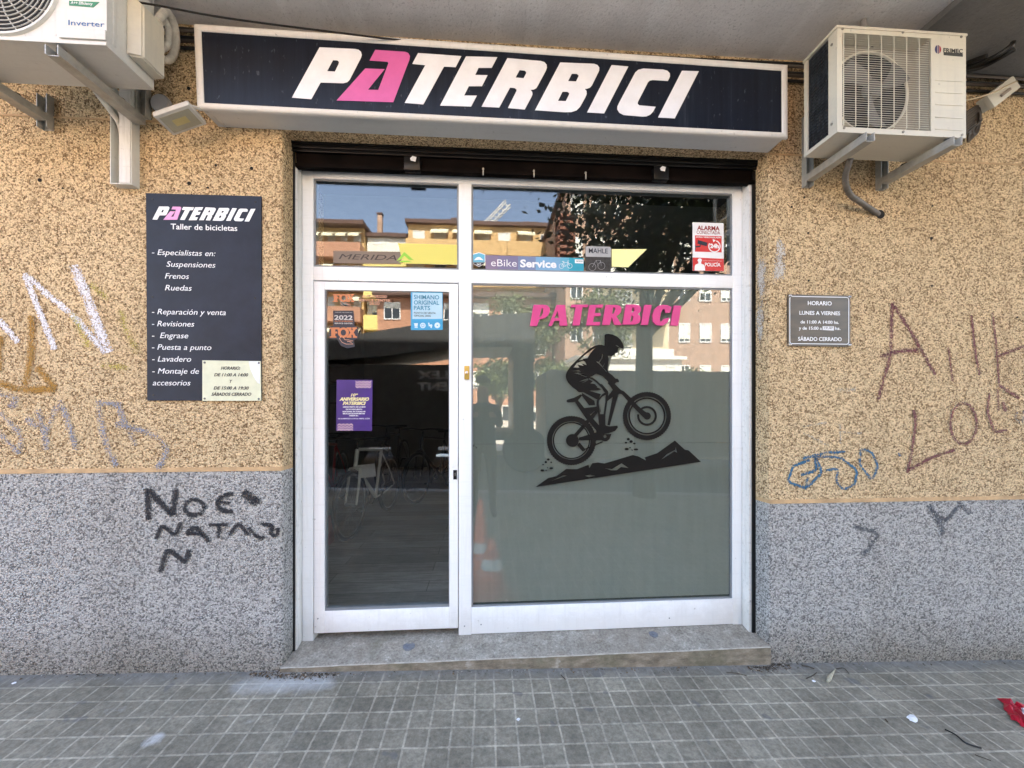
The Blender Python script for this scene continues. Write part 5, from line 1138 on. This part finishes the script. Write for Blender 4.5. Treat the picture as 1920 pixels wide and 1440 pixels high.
# ------------------------------------------------------------------ inside the shop
FZ = .101
def make_bike(label, mat, loc, rotz, group):
    t = thing('bicycle', label, 'bicycle', (0, 0, 0), group)
    rh, fh, bb, stp, ht, hb = (-.5, 0, .345), (.53, 0, .345), (-.07, 0, .28), (-.24, 0, .80), (.385, 0, .88), (.43, 0, .72)
    b = MB()
    for a, c, r_ in ((bb, stp, .016), (bb, hb, .021), (stp, ht, .018), (hb, ht, .022)): b.tube([a, c], r_, 10)
    for s in (-1, 1):
        b.tube([(-.07, .02 * s, .28), (-.3, .05 * s, .30), (-.5, .062 * s, .345)], .009, 8); b.tube([(-.22, .015 * s, .76), (-.36, .05 * s, .55), (-.5, .062 * s, .345)], .008, 8)
    b.build('frame', mat, t)
    b = MB(); b.tube([(.43, 0, .72), (.436, 0, .69)], .02, 10); b.tube([(.44, -.055, .685), (.437, 0, .70), (.44, .055, .685)], .016, 8)
    for s in (-1, 1): b.tube([(.44, .055 * s, .685), (.475, .058 * s, .52), (.53, .055 * s, .345)], [.016, .014, .010], 8)
    b.build('fork', mat, t)
    b = MB(); b.tube([ht, (.38, 0, .96), (.43, 0, .985)], .014, 8); b.tube([(.40, -.33, .99), (.42, -.15, 1.0), (.43, 0, .985), (.42, .15, 1.0), (.40, .33, .99)], .012, 8)
    o = b.build('handlebar', BLACKM, t)
    b = MB(); b.tube([(.40, -.33, .99), (.405, -.22, .993)], .017, 8).tube([(.40, .33, .99), (.405, .22, .993)], .017, 8); b.build('grip', RUBBER, o)
    b = MB(); b.tube([stp, (-.265, 0, .90)], .013, 8); b.box(-.40, -.13, -.055, .055, .90, .945, .02); b.build('saddle', RUBBER, t)
    b = MB(); b.ring((-.07, -.045, .28), (0, 1, 0), .085, .006, 28, 6)
    b.tube([(-.07, -.06, .28), (.06, -.065, .17)], .010, 6).tube([(-.07, .06, .28), (-.20, .065, .39)], .010, 6).box(.02, .12, -.14, -.07, .16, .18, .004).box(-.25, -.15, .07, .14, .38, .40, .004); b.build('crankset', BLACKM, t)
    for hub in (rh, fh):
        b = MB(); b.ring(hub, (0, 1, 0), .325, .020, 44, 8); w = b.build('wheel', RUBBER, t)
        b = MB(); b.ring(hub, (0, 1, 0), .298, .010, 44, 6)
        for k in range(24):
            a = 2 * math.pi * k / 24; s = .02 if k % 2 else -.02
            b.tube([(hub[0] + .02 * math.cos(a + .5), s, hub[2] + .02 * math.sin(a + .5)), (hub[0] + .295 * math.cos(a), 0, hub[2] + .295 * math.sin(a))], .0012, 4, cap=False)
        b.tube([(hub[0], -.05, hub[2]), (hub[0], .05, hub[2])], .02, 10); b.build('rim', plain('rim_grey', (.2, .2, .2), .4, .3), w)
    t.location = loc; t.rotation_euler = (0, 0, rotz); return t
WP = plain('white_bike_paint', (.78, .77, .72), .3, 0, .05); DP = plain('dark_bike_paint', (.03, .03, .035), .3); RP = plain('red_bike_paint', (.30, .015, .02), .3)
pf = (-1.36, 1.78)
ang = R(-97)
bk = make_bike('white bicycle facing the glass door with a price card on its frame', WP, (pf[0] - .53 * math.cos(ang), pf[1] - .53 * math.sin(ang), FZ), ang, 'bicycles inside the shop')
def recolour(root, mat):
    for o in bpy.data.objects:
        if o.parent == root and o.name.split('.')[0] in ('frame', 'fork'):
            o.data = o.data.copy(); o.data.materials[0] = mat
for (x, y, a, mat, lab) in [(-.75, 3.6, R(-112), DP, 'dark bicycle deep in the shop right of the white one'), (-2.0, 2.9, R(-85), RP, 'red bicycle at the left edge of the door glass'), (-1.55, 4.4, R(-95), DP, 'dark bicycle behind the white one')]:
    q = dup(bk, (x, y, FZ), a, lab); recolour(q, mat)
bpy.context.view_layer.update()
Mb = Matrix.Translation(bk.location) @ Matrix.Rotation(ang, 4, 'Z')
t = thing('price_card', 'pale card hanging from the frame of the white bicycle', 'card', Mb @ Vector((.3, 0, .60)))
b = MB(); ctr = Mb @ Vector((.36, .075, .66)); b.box(-.10, .10, -.001, .001, -.075, .06, 0, Matrix.Translation(ctr) @ Matrix.Rotation(R(-6), 4, 'Y')); b.build('card', PAPERW, t, smooth=0)
t = thing('red_toolbox', 'red plastic toolbox on the shop floor left of the white bicycle', 'toolbox', (-1.55, 1.62, FZ))
b = MB(); b.box(-1.72, -1.50, 1.5, 1.75, FZ, FZ + .26, .02); b.build('box', RP, t); b = MB(); b.tube([(-1.68, 1.62, FZ + .26), (-1.66, 1.62, FZ + .31), (-1.56, 1.62, FZ + .31), (-1.54, 1.62, FZ + .26)], .012, 8); b.build('handle', RUBBER, t)
# shelf with helmets, work bench in the dark
t = thing('helmet_shelf', 'dark wall shelf inside the shop left of the door', 'shelf', (-2.3, 2.2, 1.4)); b = MB()
for z in (1.45, 1.75, 2.05): b.box(-2.549, -2.2, 1.2, 4.2, z - .012, z + .012)
b.box(-2.549, -2.52, 1.2, 4.2, .2, 2.2); b.build('board', plain('dark_shelf', (.05, .045, .04), .6), t)
def helmet(x, y, z, mat, lab):
    t = thing('helmet', lab, 'helmet', (x, y, z), 'helmets on the shop shelf'); bm_ = bmesh.new(); bmesh.ops.create_uvsphere(bm_, u_segments=18, v_segments=12, radius=.13)
    for v in bm_.verts:
        v.co.z = max(v.co.z, -.02) * .95; v.co.y *= 1.2
    MB().bm(bm_, Matrix.Translation((x, y, z + .02))).build('shell', mat, t)
for i, (y, z, mt, nm) in enumerate([(1.5, 1.462, WP, 'white helmet nearest the glass on the lower shelf'), (1.95, 1.462, DP, 'dark helmet on the lower shelf'), (1.55, 1.762, DP, 'dark helmet nearest the glass on the upper shelf'), (2.0, 1.762, RP, 'red helmet on the upper shelf'), (2.45, 1.462, plain('yellow_helmet', (.45, .40, .1), .4), 'yellow helmet on the lower shelf')]): helmet(-2.34, y, z, mt, nm)
# traffic cones right behind the frosted film
CONE = plain('cone_orange', (.80, .11, .02), .5, 0, .06)
def cone(x, y, lab, h=.50):
    t = thing('traffic_cone', lab, 'traffic cone', (x, y, FZ), 'traffic cones behind the frosted window')
    b = MB(); b.box(x - .16, x + .16, y - .16, y + .16, FZ, FZ + .03, .008); b.lathe((x, y, FZ + .03), (0, 0, 1), [(.115, 0), (.088, .13), (.064, .25), (.058, .28), (.026, h - .03), (.018, h - .01), (0, h - .01)], 24); o = b.build('cone_body', CONE, t)
    b = MB(); b.lathe((x, y, FZ + .03), (0, 0, 1), [(.074, .215), (.058, .285)], 24); b.build('reflective_band', TXTW, t)
cz_ = at(914, 1119, .42); cone(.03, .52, 'nearer orange traffic cone with a white band, seen blurred through the frosted film', .42)
cone(-.05, .86, 'farther orange traffic cone behind the first one', .62)

# ------------------------------------------------------------------ across the street, seen in the panes
YM = 2 * YG
def mir(px, py, yv):                        # the point in front of the shop whose reflection the panes show at (px, py)
    x, z = at(px, py, yv); return Vector((x, YM - yv, z))
YBR = plain('yellow_brick', (.56, .37, .165), .85, 0, .12, 3); PBR = plain('pink_brick', (.40, .21, .13), .85, 0, .15, 3); RBR = plain('red_brick', (.36, .235, .165), .85, 0, .18, 2)
CRM = plain('cream_render', (.62, .52, .34), .85, 0, .1); YEL = plain('yellow_render', (.70, .58, .20), .85, 0, .08); WHT = plain('white_render', (.72, .70, .64), .85, 0, .1)
WFR = plain('white_window_frame', (.70, .70, .68), .5); WGL = plain('dark_window_glass', (.03, .035, .04), .1); BLIND = plain('white_blind', (.68, .68, .60), .7); TILE = plain('brown_roof', (.10, .055, .04), .8, 0, .3, 5)
def awn():
    m = NT('striped_awning'); w = m.n('TexWave', wave_type='BANDS', bands_direction='X', i_Vector=m.co(), i_Scale=1.6, i_Distortion=0.0)
    m.p(Base_Color=m.ramp(w.outputs[0], [(.45, (.66, .60, .36)), (.55, (.76, .74, .60))]), Roughness=.8); return m.m
AWN = awn()
def window(x, z, w, h, y, parent, blind):
    b = MB(); f_ = .07
    for a in ((x - w / 2, x + w / 2, z, z + f_), (x - w / 2, x + w / 2, z + h - f_, z + h), (x - w / 2, x - w / 2 + f_, z + f_, z + h - f_), (x + w / 2 - f_, x + w / 2, z + f_, z + h - f_), (x - f_ / 2, x + f_ / 2, z + f_, z + h - f_)): b.box(a[0], a[1], y, y + .06, a[2], a[3])
    o = b.build('window', WFR, parent, smooth=0)
    b = MB(); b.box(x - w / 2 + f_, x + w / 2 - f_, y + .002, y + .01, z + f_, z + h - f_).use(1)
    if blind: b.box(x - w / 2 + f_, x - f_ / 2, y + .012, y + .03, z + h - f_ - blind * (h - 2 * f_), z + h - f_).box(x + f_ / 2, x + w / 2 - f_, y + .012, y + .03, z + h - f_ - blind * (h - 2 * f_), z + h - f_)
    b.build('pane', [WGL, BLIND], o, smooth=0)
def flats(label, x0, x1, y, depth, zb, floors, fh, wall, band, nwin, balcony, roofmat=TILE, eave=.7, extra=None, blinds=True, awning=True):
    t = thing('apartment_building', label, 'building', ((x0 + x1) / 2, y - depth / 2, zb), None)
    H = floors * fh; q = MB(); q.box(x0, x1, y - depth, y, zb, zb + H); q.build('wall', wall, t, smooth=0)
    b = MB(); b.box(x0 - .2, x1 + .2, y - depth - .2, y + eave, zb + H + .01, zb + H + .35); b.build('roof', roofmat, t, smooth=0)
    step = (x1 - x0) / nwin
    for k in range(floors):
        z = zb + fh * k
        for i in range(nwin):
            cx = x0 + step * (i + .5); bl = random.choice([0, .35, .6, .85]) if blinds else 0
            window(cx, z + .95 if not balcony else z + .25, min(1.7, step * .55), 1.35 if not balcony else 2.1, y + .003, t, bl)
            if balcony and awning and random.random() < .62:
                w = step * .8; v = [(cx - w / 2, y + .08, z + fh - .42), (cx + w / 2, y + .08, z + fh - .42), (cx + w / 2, y + 1.15, z + fh - 1.0), (cx - w / 2, y + 1.15, z + fh - 1.0), (cx - w / 2, y + 1.15, z + fh - 1.22), (cx + w / 2, y + 1.15, z + fh - 1.22)]
                MB().add(v, [(0, 1, 2, 3), (3, 2, 5, 4)]).build('awning', AWN, t, smooth=0)
        if balcony:
            b = MB(); b.box(x0, x1, y + .005, y + 1.15, z - .18, z - .02).box(x0, x1, y + 1.0, y + 1.15, z - .02, z + 1.15).box(x0, x0 + .15, y + .005, y + 1.0, z - .02, z + 1.1).box(x1 - .15, x1, y + .005, y + 1.0, z - .02, z + 1.1)
            b.build('balcony', band, t, smooth=0)
    return t
random.seed(21)
# the long yellow block with balconies; parapet of the top floor at photo row 436, storeys 60 rows apart
ya = -33.0; yv = YM - ya
tp = mir(960, 452, yv).z; fh = 2.95; fl = 6; zb = tp - 1.15 - 5 * fh
flats('long yellow brick apartment block with balcony bands across the street', mir(760, 400, yv).x, mir(1048, 400, yv).x, ya - 1.1, 12, zb, fl, fh, YBR, YBR, 7, True, eave=.4)
flats('lower yellow brick block stepping down at the left across the street', mir(570, 400, yv).x, mir(672, 400, yv).x, ya - 1.6, 12, zb - .3, fl, fh, YBR, PBR, 4, True, eave=1.0)
flats('pale yellow rendered block between the two brick blocks across the street', mir(674, 400, yv).x, mir(758, 400, yv).x, ya - 2.2, 12, zb - .9, fl, fh, WHT, YEL, 2, True, awning=False, eave=.3)
flats('pink brick block far left across the street', mir(300, 400, yv).x, mir(566, 400, yv).x, ya - .5, 12, zb - 1.2, fl, fh, PBR, PBR, 6, False)
for px, k, lab in ((712, 1.5, 'brick chimney above the left yellow block'), (852, 1.1, 'small brick chimney on the middle of the yellow block'), (1037, 1.7, 'tall brick chimney at the right end of the yellow block'), (986, .9, 'short brick chimney on the penthouse')):
    p = mir(px, 425, yv + 3); t = thing('chimney', lab, 'chimney', (p.x, p.y, tp)); b = MB(); b.box(p.x - .24, p.x + .24, p.y - .24, p.y + .24, tp - .9, tp + 2.2 + k * .8, .02); b.build('stack', RBR, t); MB().box(p.x - .3, p.x + .3, p.y - .3, p.y + .3, tp + 2.2 + k * .8, tp + 2.4 + k * .8, .02).build('cap', TILE, t)
p0, p1 = mir(885, 410, yv + 2), mir(1002, 410, yv + 2)
t = thing('penthouse', 'set back penthouse with a dark eave on the roof of the yellow block', 'penthouse', ((p0.x + p1.x) / 2, p0.y - 3, tp)); MB().box(p0.x + .5, p1.x - .5, p0.y - 5, p0.y, tp - .5, tp + 1.3).build('wall', RBR, t); MB().box(p0.x, p1.x, p0.y - 5.2, p0.y + .8, tp + 1.32, tp + 1.62).build('roof', TILE, t)
# red brick block with white windows on the right, partly hidden by trees
yb = -24.0; yvb = YM - yb
flats('red brick apartment block with white windows across the street', mir(1060, 500, yvb).x, mir(1420, 500, yvb).x, yb, 12, -1.2, 6, 2.95, RBR, CRM, 9, False)
q0, q1 = mir(1130, 640, yvb - .6), mir(1255, 640, yvb - .6)
t = thing('balcony_tower', 'cream balcony tower in front of the red brick block', 'building', ((q0.x + q1.x) / 2, yb + 1, -.5)); MB().box(q0.x, q1.x, yb + .02, yb + .5, -1.2, 12).build('wall', CRM, t)
for k in range(4):
    z = 1.0 + 2.95 * k; window((q0.x + q1.x) / 2 - .9, z + .3, 1.3, 1.9, yb + .503, t, .5); MB().box(q0.x + .2, q1.x - .2, yb + .505, yb + 1.6, z - .15, z).box(q0.x + .2, q1.x - .2, yb + 1.5, yb + 1.6, z, z + 1.0).build('balcony', WHT, t, smooth=0)
flats('pink and cream rendered block behind the lorry across the street', mir(700, 560, yvb + 3).x, mir(1040, 560, yvb + 3).x, yb - 4, 4, -1.2, 4, 2.7, PBR, CRM, 6, False)
# white single storey kiosk with a railing
kx0, kx1 = mir(1085, 660, 17).x, mir(1278, 660, 17).x; t = thing('kiosk', 'white single storey building with a barred window across the street', 'building', ((kx0 + kx1) / 2, YM - 18, -.5))
MB().box(kx0, kx1, YM - 20, YM - 17, -.6, 3.6).build('wall', WHT, t); window(mir(1258, 660, 17).x, 2.4, .5, .9, YM - 16.998, t, .4); MB().box(kx0 - .2, kx1 + .2, YM - 20.2, YM - 16.8, 3.61, 3.78).build('roof', WHT, t)
# rust coloured formwork panel hanging on two crane cables
hx0, hx1 = mir(1047, 440, 20), mir(1076, 440, 20); zt_ = mir(1060, 402, 20).z; zb_ = mir(1060, 512, 20).z
t = thing('formwork_panel', 'rust coloured formwork column hanging on crane cables before the yellow block', 'formwork', ((hx0.x + hx1.x) / 2, YM - 20, zb_)); b = MB()
for x in (hx0.x, hx1.x):
    for y in (YM - 20, YM - 20.8): b.box(x - .06, x + .06, y - .06, y + .06, zb_, zt_)
nz_ = 9
for k in range(nz_ + 1):
    z = zb_ + (zt_ - zb_ - .15) * k / nz_; b.box(hx0.x - .05, hx1.x + .05, YM - 20.86, YM - 19.94, z, z + .15)
b.build('lattice', plain('rust_red', (.20, .075, .04), .8, 0, .3), t)
MB().box(hx0.x + .07, hx1.x - .07, YM - 20.7, YM - 20.1, zb_ + .02, zt_ - .2).build('core', plain('rust_dark', (.07, .03, .02), .8), t)
for x in (hx0.x, hx1.x): MB().tube([(x, YM - 20.4, zt_ - .1), ((hx0.x + hx1.x) / 2, YM - 20.4, zt_ + 22)], .03, 5).build('cable', CABLE, t)
a_, c_ = mir(922, 412, 60), mir(952, 382, 60); t = thing('crane_boom', 'white lattice crane boom rising behind the yellow block', 'crane', a_); b = MB(); d_ = (c_ - a_).normalized(); a_ = a_ - d_ * 8; L_ = (c_ - a_).length; s_ = d_.cross(Vector((0, 1, 0))).normalized() * .5; e_ = Vector((0, .5, 0)); n_ = 14
for u_ in (s_ + e_, s_ - e_, -s_ + e_, -s_ - e_): b.tube([a_ + u_, c_ + u_], .09, 5)
for k in range(n_): b.tube([a_ + d_ * L_ * k / n_ + s_, a_ + d_ * L_ * (k + 1) / n_ - s_], .06, 4); b.tube([a_ + d_ * L_ * k / n_ - s_, a_ + d_ * L_ * (k + 1) / n_ + s_], .06, 4)
b.build('lattice', plain('crane_white', (.65, .62, .55), .5), t)
# trees
BARK = plain('bark', (.10, .08, .06), .9, 0, .3, 8)
def leafmat(name, col):
    m = NT(name); oi = m.n('Attribute', attribute_name='soft')
    m.p(Base_Color=m.ramp(oi.outputs['Fac'], [(0.0, tuple(c * .6 for c in col)), (1.0, tuple(c * 1.4 for c in col))]), Roughness=.55); m.b.inputs['Transmission Weight'].default_value = 0
    return m.m
LEAFA = leafmat('dark_leaf', (.045, .065, .018)); LEAFB = leafmat('olive_leaf', (.12, .14, .045))
def tree(label, x, y, zt0, trunk_r, trunk_h, crown, leaves, ls, mat, seed, group='trees across the street', lean=0, holes=.25):
    rnd = random.Random(seed); t = thing('tree', label, 'tree', (x, y, zt0), group)
    top = Vector((x + lean, y, zt0 + trunk_h)); b = MB()
    b.tube([(x, y, zt0 - .05), (x + lean * .2, y, zt0 + trunk_h * .35), (x + lean * .6, y, zt0 + trunk_h * .7), top], [trunk_r * 1.25, trunk_r, trunk_r * .9, trunk_r * .8], 12)
    cx, cy, cz, rx, ry, rz = crown; cl = []
    for k in range(11):
        a = rnd.uniform(0, 6.28); el_ = rnd.uniform(-.3, 1.0); d = Vector((rx * math.cos(a) * math.cos(el_), ry * math.sin(a) * math.cos(el_), rz * math.sin(el_))) * rnd.uniform(.55, .95)
        e_ = Vector((cx, cy, cz)) + d; m_ = top.lerp(e_, .5) + Vector((0, 0, .15 * rz)); b.tube([top - Vector((0, 0, .3)), m_, e_], [trunk_r * .5, trunk_r * .28, .012], 6)
        for _ in range(6): cl.append(e_ + Vector((rnd.gauss(0, rx * .24), rnd.gauss(0, ry * .24), rnd.gauss(0, rz * .2))))
        cl.append(m_ + Vector((rnd.gauss(0, rx * .15), rnd.gauss(0, ry * .15), rnd.gauss(0, rz * .15))))
    b.build('trunk', BARK, t)
    b = MB(); vv, ff, so = [], [], []
    for _ in range(leaves):
        c_ = rnd.choice(cl); sp = min(rx, rz) * .16; p = c_ + Vector((rnd.gauss(0, sp), rnd.gauss(0, sp), rnd.gauss(0, sp * .8)))
        u_ = Vector((rnd.gauss(0, 1), rnd.gauss(0, 1), rnd.gauss(-.5, .7))).normalized(); w_ = u_.cross(Vector((rnd.gauss(0, 1), rnd.gauss(0, 1), rnd.gauss(0, 1)))).normalized(); s_ = ls * rnd.uniform(.6, 1.25); o = len(vv)
        vv += [p, p + u_ * s_ * .5 + w_ * s_ * .33, p + u_ * s_ * 1.15, p + u_ * s_ * .5 - w_ * s_ * .33]; ff.append((o, o + 1, o + 2, o + 3)); q = rnd.random() * .98; so += [q] * 4
    b.add(vv, ff, so).build('crown', mat, t, smooth=0); return t
tk = mir(1208, 620, 4.0)
tree('large street tree on the kerb right behind the viewer with dense dark leaves', tk.x, tk.y, gz(tk.x), .15, 2.9, (tk.x + 1.55, tk.y - .3, 5.0, 2.2, 2.2, 2.0), 20000, .095, LEAFA, 4)
for i, (px, yv_, h, r_, lab) in enumerate([(985, 15, 4.6, 1.5, 'sunlit bushy tree across the street, left of the white kiosk'), (1045, 14.5, 2.3, 1.0, 'sunlit low tree across the street before the red brick block'), (1130, 14, 4.8, 1.4, 'sunlit tree in front of the white kiosk'), (1165, 13, 1.6, .8, 'low sunlit shrub tree at the foot of the white kiosk'), (1310, 19, 1.9, 1.1, 'sunlit tree at the right end of the red brick block'), (935, 16, 2.4, .9, 'small sunlit tree seen through the gap of the lorry')]):
    p = mir(px, 600, yv_); tree(lab, p.x, p.y, gz(p.x) - .1, .12, h * .55, (p.x, p.y, h, r_, r_, r_ * 1.05), 4200, .15, LEAFB, 30 + i)
# lorry with a dark side and van parked along the kerb, in the shade
DK = plain('dark_lorry_tarp', (.055, .057, .06), .6, 0, .2); VANP = plain('grey_van_paint', (.30, .31, .31), .35)
def wheelset(t, x, y, r_, z):
    b = MB(); b.lathe((x, y, z + r_), (0, 1, 0), [(0, -.14), (r_ * .55, -.14), (r_ * .9, -.14), (r_, -.10), (r_, .10), (r_ * .9, .14), (r_ * .55, .13), (0, .10)], 28); o = b.build('wheel', RUBBER, t)
    b = MB(); b.lathe((x, y, z + r_), (0, 1, 0), [(r_ * .52, .136), (r_ * .3, .11), (0, .115)], 20); b.build('rim', RIMD, o)
RIMD = plain('dark_rim', (.05, .05, .05), .5, .3); yl = -6.2; zg = -.13
l0 = mir(560, 640, YM - yl).x; l1 = mir(915, 640, YM - yl).x; l2 = mir(1002, 640, YM - yl).x
t = thing('lorry', 'dark crane lorry parked behind the viewer along the kerb', 'lorry', ((l0 + l2) / 2, yl - 1, zg))
b = MB(); v = [(l0, 2.35), (l0, 2.75), (mir(860, 595, YM - yl).x, mir(860, 596, YM - yl).z), (l2, mir(985, 585, YM - yl).z), (l2, mir(985, 650, YM - yl).z), (mir(842, 655, YM - yl).x, mir(842, 652, YM - yl).z), (mir(700, 672, YM - yl).x, mir(700, 670, YM - yl).z)]
b.fill([v], yl - 2.2, yl); b.build('boom_body', DK, t, smooth=0)
b = MB(); b.box(l0, mir(858, 700, YM - yl).x, yl - 2.2, yl - .05, .45, 2.3).box(mir(962, 700, YM - yl).x, l2, yl - 2.2, yl - .05, .15, 2.9, .05).box(l0, l2, yl - 1.8, yl - .4, .55, .75); b.build('chassis', plain('black_lorry_body', (.02, .02, .022), .5), t)
for px in (640, 775): wheelset(t, mir(px, 800, YM - yl).x, yl - .2, .52, gz(mir(px, 800, YM - yl).x) - .13)
wheelset(t, l2 - .2, yl - .2, .52, gz(l2) - .13)
Mt = Matrix.Translation((0, yl + .012, 0)) @ Matrix.Rotation(math.pi, 4, 'Z')
b = MB(); xx = mir(820, 680, YM - yl).x; b.text('FLEX', -xx - .45, -xx + .45, 1.98, .17, .0, .004, 0, .04, Mt); b.text('RENT', -xx - .45, -xx + .45, 1.72, .17, 0, .004, 0, .04, Mt); b.build('lettering', plain('pale_lorry_print', (.3, .3, .3), .6), t, smooth=0)
yv2 = -6.0; v0, v1 = mir(1003, 700, YM - yv2).x + .25, mir(1640, 700, YM - yv2).x
t = thing('van', 'grey panel van parked right of the lorry along the kerb', 'van', ((v0 + v1) / 2, yv2 - 1, zg)); zt_ = mir(1150, 694, YM - yv2).z
b = MB(); prof = [(v0, .20), (v0, zt_ - .06), (v0 + .1, zt_), (v1 - 1.5, zt_ - .03), (v1 - .9, 1.35), (v1 - .1, 1.1), (v1, .9), (v1, .20)]; b.fill([prof], yv2 - 1.8, yv2); b.build('body', VANP, t, smooth=0)
b = MB(); b.fill([[(v1 - 2.3, 1.3), (v1 - 2.3, zt_ - .15), (v1 - 1.55, zt_ - .17), (v1 - 1.0, 1.3)]], yv2 + .001, yv2 + .008); b.build('side_window', WGL, t, smooth=0)
for x in (v0 + .8, v1 - .8): wheelset(t, x, yv2 - .14, .32, gz(x) - .13)
# the person taking the photograph, standing just behind the camera
t = thing('person', 'person in a dark jacket and brown trousers holding up a phone behind the camera', 'person', (-.06, -2.52, gz(0)))
bmx = bmesh.new(); sk = {}
J = [('pel', (-.06, -2.52, .95), .13), ('wai', (-.06, -2.52, 1.10), .13), ('che', (-.06, -2.51, 1.30), .15), ('nec', (-.06, -2.50, 1.47), .06), ('hea', (-.06, -2.48, 1.58), .085), ('top', (-.06, -2.48, 1.70), .075),
     ('shl', (-.24, -2.51, 1.40), .065), ('ell', (-.27, -2.38, 1.18), .048), ('wrl', (-.12, -2.24, 1.36), .034), ('shr', (.12, -2.51, 1.40), .065), ('elr', (.16, -2.38, 1.18), .048), ('wrr', (.03, -2.24, 1.36), .034),
     ('hil', (-.16, -2.52, .90), .10), ('knl', (-.17, -2.50, .50), .065), ('anl', (-.18, -2.54, .09), .045), ('tol', (-.20, -2.38, .04), .04), ('hir', (.04, -2.52, .90), .10), ('knr', (.06, -2.50, .50), .065), ('anr', (.07, -2.54, .09), .045), ('tor', (.10, -2.38, .04), .04)]
me = bpy.data.meshes.new('body'); ix = {j[0]: i for i, j in enumerate(J)}
ed = [('pel', 'wai'), ('wai', 'che'), ('che', 'nec'), ('nec', 'hea'), ('hea', 'top'), ('che', 'shl'), ('shl', 'ell'), ('ell', 'wrl'), ('che', 'shr'), ('shr', 'elr'), ('elr', 'wrr'), ('pel', 'hil'), ('hil', 'knl'), ('knl', 'anl'), ('anl', 'tol'), ('pel', 'hir'), ('hir', 'knr'), ('knr', 'anr'), ('anr', 'tor')]
me.from_pydata([j[1] for j in J], [(ix[a], ix[c]) for a, c in ed], []); ob = bpy.data.objects.new('body', me); COL.objects.link(ob)
md = ob.modifiers.new('s', 'SKIN'); sv = me.skin_vertices[0].data
for i, j in enumerate(J): sv[i].radius = (j[2], j[2])
sv[0].use_root = True; ms = ob.modifiers.new('u', 'SUBSURF'); ms.levels = 2; ms.render_levels = 2
dg = bpy.context.evaluated_depsgraph_get(); dg.update(); m2 = bpy.data.meshes.new_from_object(ob.evaluated_get(dg)); bpy.data.objects.remove(ob)
SKIN = plain('skin', (.42, .24, .16), .6); JAC = plain('dark_jacket', (.03, .03, .034), .8); TRO = plain('brown_trousers', (.10, .075, .05), .8); SHOE = plain('brown_shoe', (.14, .06, .03), .6)
b = MB(); zmin = min(v.co.z for v in m2.vertices); b.v = [(v.co.x, v.co.y, v.co.z - zmin + gz(0) + .001) for v in m2.vertices]; b.soft = [1.0] * len(b.v)
for p in m2.polygons:
    z = p.center.z; b.f.append(tuple(p.vertices)); b.mi.append(0 if z > 1.47 or (p.center.y > -2.28 and z > 1.3) else 1 if z > .93 else 3 if z < .12 else 2)
b.build('body', [SKIN, JAC, TRO, SHOE], t, smooth=80)
bm_ = bmesh.new(); bmesh.ops.create_uvsphere(bm_, u_segments=16, v_segments=10, radius=.1)
for v in bm_.verts: v.co.z = max(v.co.z, -.01) * .9
MB().bm(bm_, Matrix.Translation((-.06, -2.50, gz(0) + 1.73))).build('hair', plain('dark_hair', (.03, .02, .015), .7), t)
tp_ = thing('phone', 'dark phone held up behind the camera', 'phone', (-.045, -2.2, 1.3)); MB().box(-.12, .03, -2.215, -2.205, 1.36, 1.435, .006).build('case', BLACKM, tp_)
